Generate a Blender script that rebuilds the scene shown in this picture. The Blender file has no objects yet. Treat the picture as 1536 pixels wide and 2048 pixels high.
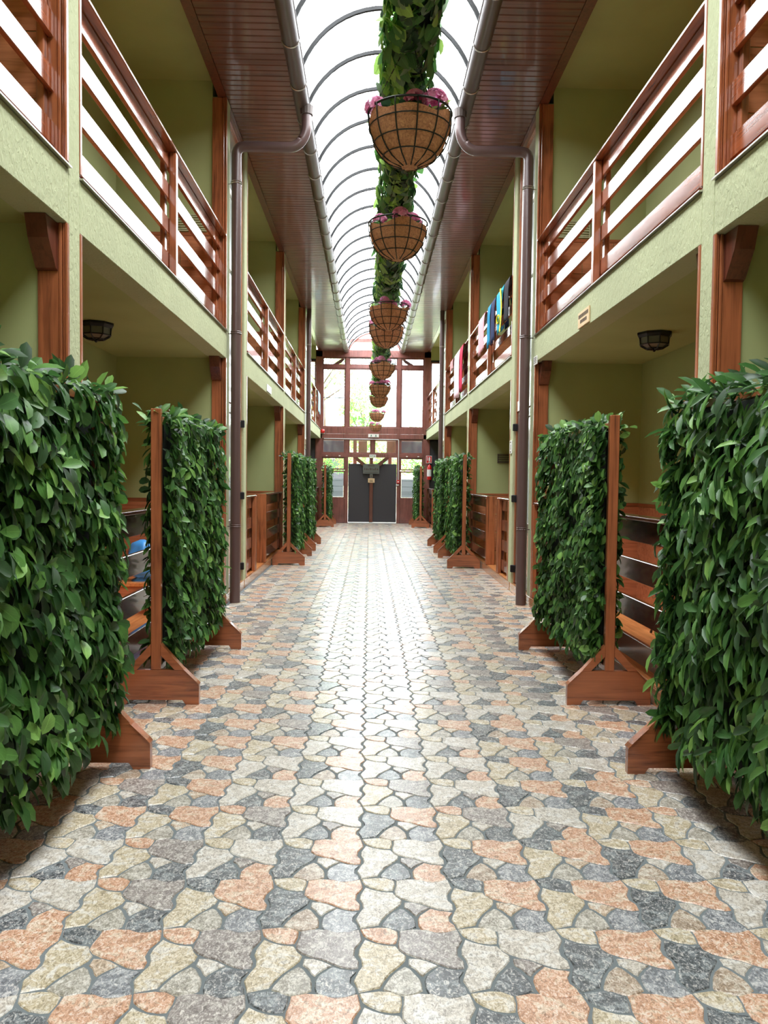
import bpy, math, random
import numpy as np
from mathutils import Vector, Matrix
random.seed(7); RNG = np.random.default_rng(7)
scn = bpy.context.scene
COL = scn.collection
PI = math.pi

# ---------------------------------------------------------------- camera
F, PITCH, YAW, ROLL, CAMH = 1566.0, .0406, .019, -.0114, 1.512
_cp, _sp, _cy, _sy, _cr, _sr = math.cos(PITCH), math.sin(PITCH), math.cos(YAW), math.sin(YAW), math.cos(ROLL), math.sin(ROLL)
fwd = Vector((_sy*_cp, _cy*_cp, -_sp)); rgt = Vector((_cy, -_sy, 0)); up = rgt.cross(fwd)
A_ = rgt*_cr - up*_sr; B_ = rgt*_sr + up*_cr
cam = bpy.data.cameras.new('camera'); camo = bpy.data.objects.new('camera', cam); COL.objects.link(camo)
cam.sensor_fit = 'HORIZONTAL'; cam.sensor_width = 36.0; cam.lens = 36.0*F/1536.0
cam.clip_start = .02; cam.clip_end = 400
m3 = Matrix((A_, B_, -fwd)).transposed()
camo.matrix_world = Matrix.Translation((0, 0, CAMH)) @ m3.to_4x4()
scn.camera = camo

# ---------------------------------------------------------------- world / light / exposure
world = bpy.data.worlds.new('world'); scn.world = world; world.use_nodes = True
nt = world.node_tree; nt.nodes.clear()
wo = nt.nodes.new('ShaderNodeOutputWorld'); bg = nt.nodes.new('ShaderNodeBackground')
tc = nt.nodes.new('ShaderNodeTexCoord'); sx = nt.nodes.new('ShaderNodeSeparateXYZ')
rmp = nt.nodes.new('ShaderNodeValToRGB')
rmp.color_ramp.elements[0].position = 0.0; rmp.color_ramp.elements[0].color = (.78, .84, .92, 1)
rmp.color_ramp.elements[1].position = .5; rmp.color_ramp.elements[1].color = (.97, .985, 1.0, 1)
nt.links.new(tc.outputs['Generated'], sx.inputs[0]); nt.links.new(sx.outputs['Z'], rmp.inputs[0])
nt.links.new(rmp.outputs[0], bg.inputs['Color']); nt.links.new(bg.outputs[0], wo.inputs[0])
SKY = 19.0
bg.inputs['Strength'].default_value = SKY

def portal(name, loc, rot, sxx, syy):
    l = bpy.data.lights.new(name, 'AREA'); l.shape = 'RECTANGLE'; l.size = sxx; l.size_y = syy
    l.cycles.is_portal = True
    o = bpy.data.objects.new(name, l); o.location = loc; o.rotation_euler = rot; COL.objects.link(o)
portal('sky_portal_roof', (.13, 10.2, 6.015), (0, 0, 0), 1.8, 34.4)
portal('sky_portal_gate', (.1, 27.46, 3.2), (-PI/2, 0, 0), 5.8, 5.8)

vs = scn.view_settings
vs.view_transform = 'Standard'; vs.look = 'None'; vs.exposure = 0.0; vs.gamma = 1.0; vs.use_curve_mapping = False
scn.display_settings.display_device = 'sRGB'
cy = scn.cycles
cy.use_denoising = True
cy.max_bounces = 10; cy.diffuse_bounces = 6; cy.glossy_bounces = 4; cy.transparent_max_bounces = 12
cy.sample_clamp_indirect = 8.0
cy.caustics_reflective = False; cy.caustics_refractive = False

# ---------------------------------------------------------------- materials
def srgb(r, g, b):
    f = lambda c: (c/255/12.92) if c/255 <= .04045 else ((c/255+.055)/1.055)**2.4
    return (f(r), f(g), f(b), 1)
def mat_base(name, col, rough=.5, metal=0., coat=0.):
    m = bpy.data.materials.new(name); m.use_nodes = True
    b = m.node_tree.nodes['Principled BSDF']
    b.inputs['Base Color'].default_value = col; b.inputs['Roughness'].default_value = rough
    b.inputs['Metallic'].default_value = metal
    if coat:
        b.inputs['Coat Weight'].default_value = coat; b.inputs['Coat Roughness'].default_value = .08
    return m, m.node_tree, b
def add_noise(t, scale=(1, 1, 1), nscale=5., detail=4., coord='Object', rough=.55, dist=0.):
    tc = t.nodes.new('ShaderNodeTexCoord') if coord != 'Position' else None
    mp = t.nodes.new('ShaderNodeMapping'); mp.inputs['Scale'].default_value = scale
    if coord == 'Position':
        g = t.nodes.new('ShaderNodeNewGeometry'); t.links.new(g.outputs['Position'], mp.inputs[0])
    else: t.links.new(tc.outputs[coord], mp.inputs[0])
    n = t.nodes.new('ShaderNodeTexNoise'); n.inputs['Scale'].default_value = nscale; n.inputs['Detail'].default_value = detail
    n.inputs['Roughness'].default_value = rough; n.inputs['Distortion'].default_value = dist
    t.links.new(mp.outputs[0], n.inputs['Vector']); return n
def ramp(t, src, stops):
    r = t.nodes.new('ShaderNodeValToRGB'); e = r.color_ramp.elements
    e[0].position, e[0].color = stops[0]; e[1].position, e[1].color = stops[-1]
    for p, c in stops[1:-1]:
        k = e.new(p); k.color = c
    t.links.new(src, r.inputs[0]); return r
def bump(t, b, src, strength=.3, dist=.01):
    k = t.nodes.new('ShaderNodeBump'); k.inputs['Strength'].default_value = strength; k.inputs['Distance'].default_value = dist
    t.links.new(src, k.inputs['Height']); t.links.new(k.outputs[0], b.inputs['Normal']); return k
def mul(c, k): return (min(1, c[0]*k), min(1, c[1]*k), min(1, c[2]*k), 1)

def stucco(name, col, bs, sc=22., bd=.008):
    m, t, b = mat_base(name, col, .85)
    n = add_noise(t, (1, 1, .55), sc, 3, 'Position', .6, .6)
    n2 = add_noise(t, (1, 1, 1), 1.3, 3, 'Position')
    r = ramp(t, n2.outputs[0], [(.3, mul(col, .92)), (.7, mul(col, 1.06))]); t.links.new(r.outputs[0], b.inputs['Base Color'])
    bump(t, b, n.outputs[0], bs, bd); return m
def wood(name, c1, c2, axis, rough=.3, coat=.6, sc=1.0):
    m, t, b = mat_base(name, c1, rough, 0, coat)
    s = {'x': (1.2, 22, 22), 'y': (22, 1.2, 22), 'z': (22, 22, 1.2)}[axis]
    n = add_noise(t, tuple(v*sc for v in s), 1.4, 5, 'Position', .6, .8)
    n2 = add_noise(t, (1, 1, 1), 3.0, 2, 'Position')
    mx = t.nodes.new('ShaderNodeMath'); mx.operation = 'MULTIPLY_ADD'; mx.inputs[1].default_value = .7
    md = t.nodes.new('ShaderNodeMath'); md.operation = 'MULTIPLY'; md.inputs[1].default_value = .3
    t.links.new(n2.outputs[0], md.inputs[0]); t.links.new(n.outputs[0], mx.inputs[0]); t.links.new(md.outputs[0], mx.inputs[2])
    r = ramp(t, mx.outputs[0], [(.32, c2), (.5, c1), (.72, mul(c1, 1.35))]); t.links.new(r.outputs[0], b.inputs['Base Color'])
    bump(t, b, n.outputs[0], .12, .003); return m
W1, W2 = srgb(158, 92, 58), srgb(98, 52, 32)
M = {}
M['stucco'] = stucco('pale_green_stucco', srgb(178, 184, 146), .9, 38., .012)
M['paint'] = stucco('olive_green_paint', srgb(166, 176, 122), .2, 30., .003)
M['wall_plain'] = stucco('outer_wall_paint', srgb(200, 200, 170), .15)
for a in 'xyz': M['wood_'+a] = wood('varnished_red_wood_'+a, W1, W2, a)
M['wood_dark'] = wood('dark_varnished_wood', srgb(96, 50, 36), srgb(58, 30, 24), 'z', .35, .4)
M['soffit'] = wood('soffit_board_wood', srgb(98, 60, 46), srgb(62, 38, 32), 'x', .34, .35, .7)
M['rail_face'] = wood('glossy_rail_wood', srgb(146, 78, 46), srgb(92, 44, 26), 'y', .14, 1.0)
M['fence_wood'] = wood('dark_fence_wood', srgb(104, 58, 42), srgb(66, 36, 28), 'y', .2, .8)
M['deck'] = wood('orange_deck_wood', srgb(214, 140, 82), srgb(178, 102, 54), 'y', .3, .5)
M['plinth'] = wood('plinth_wood', srgb(178, 128, 90), srgb(130, 88, 60), 'y', .25, .5)
M['tile'] = wood('brown_wainscot_tile', srgb(178, 114, 80), srgb(142, 86, 58), 'x', .25, .4)
M['grout_brown'] = mat_base('tile_joint', srgb(86, 46, 30), .8)[0]
M['gate_wood'] = wood('gate_wood', srgb(128, 78, 70), srgb(92, 52, 46), 'z', .35, .5)
M['pipe'] = mat_base('brown_coated_steel', srgb(92, 72, 70), .34, .1, .3)[0]
M['gutter'] = mat_base('grey_brown_gutter_steel', srgb(86, 76, 72), .36, .15)[0]
M['steel'] = mat_base('zinc_steel', srgb(200, 196, 190), .3, .9)[0]
M['rib'] = mat_base('dark_rib_steel', srgb(30, 31, 33), .7, 0)[0]
M['black'] = mat_base('black_metal', srgb(30, 28, 30), .4, .2)[0]
M['gate_black'] = mat_base('charcoal_door_panel', srgb(56, 54, 58), .45)[0]
M['white'] = mat_base('white_plastic', srgb(235, 235, 232), .4)[0]
M['red'] = mat_base('red_enamel', srgb(200, 32, 30), .3, 0, .4)[0]
M['green_sign'] = mat_base('green_sign', srgb(24, 120, 84), .5)[0]
M['ink'] = mat_base('dark_ink', srgb(70, 54, 40), .6)[0]
M['plaque'] = mat_base('tan_plaque', srgb(222, 194, 150), .45)[0]
M['wire'] = mat_base('dark_green_wire', srgb(38, 42, 38), .45, .4)[0]
M['shade_and_core'] = mat_base('leaf_shade_and_core_green', srgb(12, 22, 12), .9)[0]  # near-black green: painted shade between hedge leaves, also the garland core
M['grey_sign'] = mat_base('carved_grey_sign', srgb(92, 96, 90), .7)[0]
M['asphalt'] = mat_base('outdoor_paving', srgb(170, 168, 160), .9)[0]
M['roof_white'] = mat_base('pale_roof_sheet', srgb(225, 228, 230), .5)[0]
M['bark'] = mat_base('bark', srgb(92, 74, 56), .9)[0]
M['bluebag'] = mat_base('blue_plastic_bag', srgb(74, 150, 220), .3)[0]
M['lamp_frost'] = mat_base('grey_frosted_glass', srgb(110, 108, 98), .35)[0]
M['frost'] = mat_base('frosted_film', srgb(190, 204, 212), .35)[0]
M['pale_glass'] = mat_base('milky_door_glass', srgb(196, 206, 204), .12, 0, .6)[0]

def glass_mat(name, tint, k=.08, dirt=False):
    m = bpy.data.materials.new(name); m.use_nodes = True; t = m.node_tree; t.nodes.clear()
    o = t.nodes.new('ShaderNodeOutputMaterial'); mx = t.nodes.new('ShaderNodeMixShader')
    tr = t.nodes.new('ShaderNodeBsdfTransparent'); gl = t.nodes.new('ShaderNodeBsdfGlossy')
    tr.inputs[0].default_value = tint; gl.inputs['Roughness'].default_value = .06
    lw = t.nodes.new('ShaderNodeLayerWeight'); lw.inputs[0].default_value = .3
    mm = t.nodes.new('ShaderNodeMath'); mm.operation = 'MULTIPLY_ADD'; mm.inputs[1].default_value = .5; mm.inputs[2].default_value = k
    t.links.new(lw.outputs['Fresnel'], mm.inputs[0]); t.links.new(mm.outputs[0], mx.inputs[0])
    t.links.new(tr.outputs[0], mx.inputs[1]); t.links.new(gl.outputs[0], mx.inputs[2])
    last = mx
    if dirt:
        n = add_noise(t, (3.2, .9, 3.2), 3.5, 6, 'Position', .7, 1.2)
        r = ramp(t, n.outputs[0], [(.56, (0, 0, 0, 1)), (.72, (.5, .5, .5, 1))])
        df = t.nodes.new('ShaderNodeBsdfDiffuse'); df.inputs[0].default_value = srgb(150, 148, 140)
        m2 = t.nodes.new('ShaderNodeMixShader'); t.links.new(r.outputs[0], m2.inputs[0])
        t.links.new(mx.outputs[0], m2.inputs[1]); t.links.new(df.outputs[0], m2.inputs[2]); last = m2
    t.links.new(last.outputs[0], o.inputs[0]); return m
M['glass'] = glass_mat('window_glass', (.93, .96, .96, 1))
M['roof_sheet'] = glass_mat('clear_roof_sheet', (.97, .98, .98, 1), .02, True)
M['bottle'] = glass_mat('clear_bottle_plastic', (.85, .88, .88, 1), .25)

def leaf_mat(name, c, rough=.35, trans=.25, rib=1.7):
    m, t, b = mat_base(name, c, rough)
    tc = t.nodes.new('ShaderNodeTexCoord'); sp = t.nodes.new('ShaderNodeSeparateXYZ'); t.links.new(tc.outputs['UV'], sp.inputs[0])
    s = t.nodes.new('ShaderNodeMath'); s.operation = 'SUBTRACT'; s.inputs[1].default_value = .5
    a = t.nodes.new('ShaderNodeMath'); a.operation = 'ABSOLUTE'
    t.links.new(sp.outputs[0], s.inputs[0]); t.links.new(s.outputs[0], a.inputs[0])
    # side veins: v + |u|
    ad = t.nodes.new('ShaderNodeMath'); ad.operation = 'MULTIPLY_ADD'; ad.inputs[1].default_value = -.7
    t.links.new(a.outputs[0], ad.inputs[0]); t.links.new(sp.outputs[1], ad.inputs[2])
    si = t.nodes.new('ShaderNodeMath'); si.operation = 'MULTIPLY'; si.inputs[1].default_value = 44
    sn = t.nodes.new('ShaderNodeMath'); sn.operation = 'SINE'; t.links.new(ad.outputs[0], si.inputs[0]); t.links.new(si.outputs[0], sn.inputs[0])
    n = add_noise(t, (1, 1, 1), 14, 3, 'Position')
    r0 = ramp(t, n.outputs[0], [(.3, mul(c, .72)), (.7, mul(c, 1.3))])
    rr = ramp(t, a.outputs[0], [(0, (1, 1, 1, 1)), (.045, (0, 0, 0, 1))])
    rv = ramp(t, sn.outputs[0], [(.8, (0, 0, 0, 1)), (1.0, (.35, .35, .35, 1))])
    mx = t.nodes.new('ShaderNodeMath'); mx.operation = 'MAXIMUM'; t.links.new(rr.outputs[0], mx.inputs[0]); t.links.new(rv.outputs[0], mx.inputs[1])
    mc = t.nodes.new('ShaderNodeMix'); mc.data_type = 'RGBA'
    t.links.new(mx.outputs[0], mc.inputs['Factor']); t.links.new(r0.outputs[0], mc.inputs['A']); mc.inputs['B'].default_value = mul(c, rib)
    t.links.new(mc.outputs['Result'], b.inputs['Base Color'])
    if trans:
        tl = t.nodes.new('ShaderNodeBsdfTranslucent'); tl.inputs[0].default_value = mul(c, 1.8)
        ms = t.nodes.new('ShaderNodeMixShader'); ms.inputs[0].default_value = trans
        out = t.nodes['Material Output']; t.links.new(b.outputs[0], ms.inputs[1]); t.links.new(tl.outputs[0], ms.inputs[2]); t.links.new(ms.outputs[0], out.inputs[0])
    return m
LEAF = [leaf_mat('leaf_deep_green', srgb(58, 96, 48), .45), leaf_mat('leaf_mid_green', srgb(82, 124, 58), .45),
        leaf_mat('leaf_fresh_green', srgb(116, 156, 78), .45), leaf_mat('leaf_dark_green', srgb(40, 68, 36), .45)]
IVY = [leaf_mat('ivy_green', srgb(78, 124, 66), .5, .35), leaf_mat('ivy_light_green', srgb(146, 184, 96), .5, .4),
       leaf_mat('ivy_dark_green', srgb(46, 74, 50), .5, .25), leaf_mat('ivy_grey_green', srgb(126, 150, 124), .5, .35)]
OUTL = [leaf_mat('tree_leaf_lime', srgb(150, 190, 90), .5, .4), leaf_mat('tree_leaf_green', srgb(90, 140, 70), .5, .4)]

def stone_mat(name, c, alt, dark=.78):
    m, t, b = mat_base(name, c, .38)
    b.inputs['Specular IOR Level'].default_value = .9
    b.inputs['Coat Weight'].default_value = .7; b.inputs['Coat Roughness'].default_value = .22
    n = add_noise(t, (1.25, 1.7, 1), 13, 5, 'Position', .62, 1.0)          # broad colour patches
    r = ramp(t, n.outputs[0], [(.40, mul(c, .85)), (.5, c), (.58, alt)])
    n2 = add_noise(t, (1.5, 1.0, 1), 55, 7, 'Position', .8, 1.2)          # fine flecks and veins
    r2 = ramp(t, n2.outputs[0], [(.40, (.38, .36, .34, 1)), (.47, (.8, .78, .75, 1)), (.53, (1, 1, 1, 1)), (.6, (1.0, 1.0, 1.0, 1))])
    r3 = ramp(t, n2.outputs[0], [(.515, (0, 0, 0, 1)), (.60, (.75, .75, .75, 1))])
    mx = t.nodes.new('ShaderNodeMix'); mx.data_type = 'RGBA'; mx.blend_type = 'MULTIPLY'; mx.inputs['Factor'].default_value = 1.0
    t.links.new(r.outputs[0], mx.inputs['A']); t.links.new(r2.outputs[0], mx.inputs['B'])
    m2 = t.nodes.new('ShaderNodeMix'); m2.data_type = 'RGBA'
    t.links.new(r3.outputs[0], m2.inputs['Factor']); t.links.new(mx.outputs['Result'], m2.inputs['A']); m2.inputs['B'].default_value = srgb(236, 230, 220)
    t.links.new(m2.outputs['Result'], b.inputs['Base Color'])
    bump(t, b, n2.outputs[0], .3, .005)
    return m
WH = srgb(226, 220, 206)
ST = {'orange': stone_mat('stone_orange', srgb(222, 168, 130), srgb(232, 206, 178), 1.0),
      'cream': stone_mat('stone_cream', srgb(212, 196, 160), WH),
      'white': stone_mat('stone_white', srgb(214, 206, 192), srgb(228, 226, 220), .85),
      'mauve': stone_mat('stone_mauve_grey', srgb(150, 140, 134), srgb(182, 176, 168)),
      'dark': stone_mat('stone_dark', srgb(84, 92, 98), srgb(136, 146, 150), .8),
      'blue': stone_mat('stone_blue_grey', srgb(134, 140, 148), srgb(176, 180, 184)),
      'tan': stone_mat('stone_tan', srgb(184, 160, 134), srgb(210, 198, 180)),
      'peach': stone_mat('stone_peach', srgb(214, 188, 158), WH),
      'beige': stone_mat('stone_beige_grey', srgb(176, 170, 154), srgb(206, 202, 190))}
M['grout'] = stucco('grey_grout', srgb(112, 120, 122), .4, 60, .004)

def coir_mat():
    m, t, b = mat_base('coir_fibre', srgb(150, 96, 60), .9)
    n = add_noise(t, (1, 1, 1), 40, 6, 'Object', .7, 2.0)
    r = ramp(t, n.outputs[0], [(.3, srgb(160, 104, 74)), (.55, srgb(216, 156, 114)), (.75, srgb(236, 190, 140))])
    t.links.new(r.outputs[0], b.inputs['Base Color']); bump(t, b, n.outputs[0], .8, .01); return m
M['coir'] = coir_mat()
M['pink'] = leaf_mat('pink_petal', srgb(246, 150, 184), .5, .5, 1.15)
M['pinkl'] = leaf_mat('pale_pink_petal', srgb(240, 168, 196), .5, .3, 1.1)
def cloth(name, c, stripes=None):
    m, t, b = mat_base(name, c, .85)
    if stripes:
        w = t.nodes.new('ShaderNodeTexWave'); w.inputs['Scale'].default_value = stripes[1]; w.bands_direction = 'Y'
        g = t.nodes.new('ShaderNodeNewGeometry'); t.links.new(g.outputs['Position'], w.inputs[0])
        r = ramp(t, w.outputs[0], [(.45, c), (.6, stripes[0])]); t.links.new(r.outputs[0], b.inputs['Base Color'])
    return m

# ---------------------------------------------------------------- mesh helpers
class MB:
    def __init__(s): s.v = []; s.f = []; s.m = []; s.mi = 0; s.smooth = False
    def box(s, x0, x1, y0, y1, z0, z1, c=0.0):
        x0, x1 = min(x0, x1), max(x0, x1); y0, y1 = min(y0, y1), max(y0, y1); z0, z1 = min(z0, z1), max(z0, z1)
        n = len(s.v)
        if c <= 0 or min(x1-x0, y1-y0, z1-z0) < 2.2*c:
            s.v += [(x0,y0,z0),(x1,y0,z0),(x1,y1,z0),(x0,y1,z0),(x0,y0,z1),(x1,y0,z1),(x1,y1,z1),(x0,y1,z1)]
            for f in ((0,3,2,1),(4,5,6,7),(0,1,5,4),(1,2,6,5),(2,3,7,6),(3,0,4,7)): s.face([n+i for i in f])
            return s
        # chamfered box: three vertices per corner
        X, Y, Z = (x0, x1), (y0, y1), (z0, z1); idx = {}
        for i in (0, 1):
            for j in (0, 1):
                for k in (0, 1):
                    si, sj, sk = (1, -1)[i], (1, -1)[j], (1, -1)[k]
                    for a in range(3):
                        p = [X[i] + si*c, Y[j] + sj*c, Z[k] + sk*c]
                        p[a] = (X[i], Y[j], Z[k])[a]
                        idx[i, j, k, a] = len(s.v); s.v.append(tuple(p))
        g = idx
        for a in range(3):
            b, d = (a+1) % 3, (a+2) % 3
            for e in (0, 1):
                loop = []
                for (u, v) in ((0,0),(1,0),(1,1),(0,1)):
                    t = [0,0,0]; t[a] = e; t[b] = u; t[d] = v; loop.append(g[t[0],t[1],t[2],a])
                s.face(loop if e else loop[::-1])
            for u in (0, 1):
                for v in (0, 1):   # edge along a
                    t0 = [0,0,0]; t0[b] = u; t0[d] = v; t1 = list(t0); t1[a] = 1
                    q = [g[t0[0],t0[1],t0[2],b], g[t1[0],t1[1],t1[2],b], g[t1[0],t1[1],t1[2],d], g[t0[0],t0[1],t0[2],d]]
                    s.face(q if (u ^ v) else q[::-1])
        for i in (0, 1):
            for j in (0, 1):
                for k in (0, 1):
                    q = [g[i,j,k,0], g[i,j,k,1], g[i,j,k,2]]
                    s.face(q if (i+j+k) % 2 else q[::-1])
        return s
    def face(s, idx): s.f.append(tuple(idx)); s.m.append(s.mi)
    def prism(s, pts, axis, a0, a1):
        """pts: 2-D outline, extruded along axis; order of the two others is cyclic x<y<z"""
        n = len(s.v); k = len(pts)
        for a in (a0, a1):
            for (p, q) in pts:
                s.v.append({'x': (a, p, q), 'y': (p, a, q), 'z': (p, q, a)}[axis])
        s.face(range(n, n+k)); s.face(range(n+2*k-1, n+k-1, -1))
        for i in range(k): j = (i+1) % k; s.face((n+i, n+k+i, n+k+j, n+j))
        return s
    def tube(s, pts, r, n=8, cap=True, closed=False):
        pts = [Vector(p) for p in pts]; N = len(pts); base = len(s.v)
        rr = r if hasattr(r, '__len__') else [r]*N
        prev = None
        for i, p in enumerate(pts):
            if closed: d = pts[(i+1) % N]-pts[i-1]
            else: d = pts[min(i+1, N-1)]-pts[max(i-1, 0)]
            d.normalize()
            if prev is None:
                a = Vector((0, 0, 1)) if abs(d.z) < .9 else Vector((1, 0, 0)); u = d.cross(a).normalized()
            else:
                u = prev - d*prev.dot(d); u.normalize()
            prev = u; w = d.cross(u)
            for k in range(n):
                t = 2*PI*k/n; q = p + (u*math.cos(t)+w*math.sin(t))*rr[i]; s.v.append(tuple(q))
        for i in range(N if closed else N-1):
            i2 = (i+1) % N
            for k in range(n):
                s.face((base+i*n+k, base+i*n+(k+1) % n, base+i2*n+(k+1) % n, base+i2*n+k))
        if cap and not closed:
            s.face([base+k for k in range(n-1, -1, -1)]); s.face([base+(N-1)*n+k for k in range(n)])
        return s
    def lathe(s, prof, c, n=16, ang=(0, 2*PI)):
        base = len(s.v); full = abs(ang[1]-ang[0]-2*PI) < 1e-6; cols = n if full else n+1
        for (r, z) in prof:
            for k in range(cols):
                t = ang[0]+(ang[1]-ang[0])*k/n; s.v.append((c[0]+r*math.cos(t), c[1]+r*math.sin(t), c[2]+z))
        for i in range(len(prof)-1):
            for k in range(n):
                k2 = (k+1) % cols if full else k+1
                s.face((base+i*cols+k, base+i*cols+k2, base+(i+1)*cols+k2, base+(i+1)*cols+k))
        return s
WORLD = {}
def wloc(o): return WORLD.get(o.name, Vector((0, 0, 0))) if o else Vector((0, 0, 0))
def mkobj(name, mb, mats, parent=None, smooth=None, org=None):
    me = bpy.data.meshes.new(name)
    v = np.array(mb.v, dtype=float)
    c = Vector(org) if org is not None else Vector(((v.min(0)+v.max(0))/2).tolist())
    me.from_pydata((v-np.array(c)).tolist(), [], mb.f)
    ml = mats if isinstance(mats, (list, tuple)) else [mats]
    for m in ml: me.materials.append(M[m] if isinstance(m, str) else m)
    if len(ml) > 1: me.polygons.foreach_set('material_index', mb.m)
    if smooth or mb.smooth:
        me.polygons.foreach_set('use_smooth', [True]*len(me.polygons))
    me.update()
    o = bpy.data.objects.new(name, me); COL.objects.link(o)
    WORLD[o.name] = c
    if parent: o.parent = parent; o.location = c - wloc(parent)
    else: o.location = c
    return o
def thing(name, label, cat, loc, group=None):
    o = bpy.data.objects.new(name, None); o.empty_display_size = .1; COL.objects.link(o)
    o.location = loc; WORLD[o.name] = Vector(loc); o['label'] = label; o['category'] = cat
    if group: o['group'] = group
    return o
def struct_root(name, loc=(0, 0, 0), label=None):
    o = bpy.data.objects.new(name, None); o.empty_display_size = .1; COL.objects.link(o)
    o.location = loc; WORLD[o.name] = Vector(loc); o['kind'] = 'structure'
    if label: o['label'] = label
    return o
def struct(name, mb, m, label=None):
    o = mkobj(name, mb, m); o['kind'] = 'structure'
    if label: o['label'] = label
    return o
def tag(o, label, cat, group=None):
    o['label'] = label; o['category'] = cat
    if group: o['group'] = group
    return o
def copy_tree(src, loc, parent=None):
    c = src.copy(); COL.objects.link(c); c.parent = parent; c.location = loc
    WORLD[c.name] = Vector(loc)
    for ch in src.children: copy_tree(ch, ch.location.copy(), c)
    return c
def shared(name, me, parent, wpos, rot=None, scale=None):
    o = bpy.data.objects.new(name, me); COL.objects.link(o); o.parent = parent
    o.location = Vector(wpos) - wloc(parent)
    if rot is not None: o.rotation_euler = rot
    if scale is not None: o.scale = scale
    return o

# ---- leaves
def leaf_template(wp=(.62, 1.0, .78), ts=(.2, .5, .8), fold=.16, droop=.22):
    V = [(0, 0, 0)]; UV = [(.5, 0)]
    for w, t in zip(wp, ts):
        for u in (-1, 0, 1):
            V.append((u*w*.5, t, abs(u)*fold*w*.5 - droop*t*t)); UV.append((.5+.5*u, t))
    V.append((0, 1, -droop)); UV.append((.5, 1))
    Fc = [(0, 2, 1), (0, 3, 2)]
    for r in range(2):
        a = 1+3*r
        Fc += [(a, a+1, a+4, a+3), (a+1, a+2, a+5, a+4)]
    Fc += [(7, 8, 10), (8, 9, 10)]
    return np.array(V), Fc, np.array(UV)
LV, LF, LUV = leaf_template()
HV, HF, HUV = leaf_template((.95, 1.0, .6), (.14, .42, .78), .12, .18)
def frames(D, N):
    D = D/np.linalg.norm(D, axis=1)[:, None]
    S = np.cross(D, N); S /= np.linalg.norm(S, axis=1)[:, None]
    N2 = np.cross(S, D); return np.stack([S, D, N2], axis=2)     # columns
def leaf_mesh_obj(name, P, D, N, L, Wd, mi, mats, parent, tpl=(LV, LF, LUV), stuff=True):
    V, Fc, UV = tpl; n = len(P); R = frames(D, N)
    S = np.stack([Wd, L, L], axis=1)
    loc = V[None]*S[:, None, :]
    W = np.einsum('nij,nkj->nki', R, loc) + P[:, None, :]
    org = wloc(parent)
    W = (W - np.array(org)).reshape(-1, 3)
    tpl_idx = np.array([i for f in Fc for i in f]); lens = np.array([len(f) for f in Fc])
    nv = len(V); loops = (tpl_idx[None] + np.arange(n)[:, None]*nv).ravel()
    starts = np.concatenate([[0], np.cumsum(np.tile(lens, n))[:-1]])
    me = bpy.data.meshes.new(name)
    me.vertices.add(len(W)); me.vertices.foreach_set('co', W.ravel())
    me.loops.add(len(loops)); me.loops.foreach_set('vertex_index', loops.astype(np.int32))
    me.polygons.add(n*len(Fc)); me.polygons.foreach_set('loop_start', starts.astype(np.int32))
    for m in mats: me.materials.append(m)
    me.polygons.foreach_set('material_index', np.repeat(mi, len(Fc)).astype(np.int32))
    me.polygons.foreach_set('use_smooth', np.ones(n*len(Fc), dtype=bool))
    uvl = me.uv_layers.new(name='UVMap'); uvl.data.foreach_set('uv', np.tile(UV[tpl_idx], (n, 1)).ravel())
    me.update(calc_edges=True); me.validate()
    o = bpy.data.objects.new(name, me); COL.objects.link(o); o.parent = parent
    if stuff: o['kind'] = 'stuff'
    return o
_leafcache = {}
def leaf_objs(P, D, N, L, Wd, mi, mats, parent, key, tpl=(LV, LF, LUV)):
    V, Fc, UV = tpl; R = frames(D, N); org = wloc(parent)
    for i in range(len(P)):
        k = (key, int(mi[i]))
        if k not in _leafcache:
            me = bpy.data.meshes.new('leaf'); me.from_pydata(V.tolist(), [], Fc)
            me.materials.append(mats[int(mi[i])])
            uvl = me.uv_layers.new(name='UVMap'); idx = [j for f in Fc for j in f]
            uvl.data.foreach_set('uv', UV[idx].ravel()); me.polygons.foreach_set('use_smooth', [True]*len(Fc)); me.update()
            _leafcache[k] = me
        o = bpy.data.objects.new('leaf', _leafcache[k]); COL.objects.link(o); o.parent = parent
        m = Matrix(R[i].tolist()).to_4x4()
        o.matrix_local = Matrix.Translation(Vector(P[i].tolist())-org) @ m @ Matrix.Diagonal((Wd[i], L[i], L[i], 1))

# ---------------------------------------------------------------- layout
C0, HW = .123, 1.841                     # corridor centre line and half width at the facades
def X(s, d): return C0 + s*(HW + d)
DREC = 1.30                              # depth of the porches and balconies
ZD, ZB, ZS, ZE = .12, 2.94, 3.25, 5.97   # deck, beam underside, beam top, eaves
PIL = [(-5.02, -4.85), (-.36, -.14), (4.53, 4.70), (9.42, 9.62), (10.74, 10.96), (15.62, 15.84), (20.60, 20.82), (22.0, 22.25)]
BAYS = [(-4.85, -.36), (-.14, 4.53), (4.70, 9.42), (10.96, 15.62), (15.84, 20.60), (22.25, 27.45)]
DOORS = [(9.62, 10.74), (20.82, 22.0)]
Y0, Y1 = -7.0, 27.45
SN = {-1: 'left', 1: 'right'}

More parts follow.
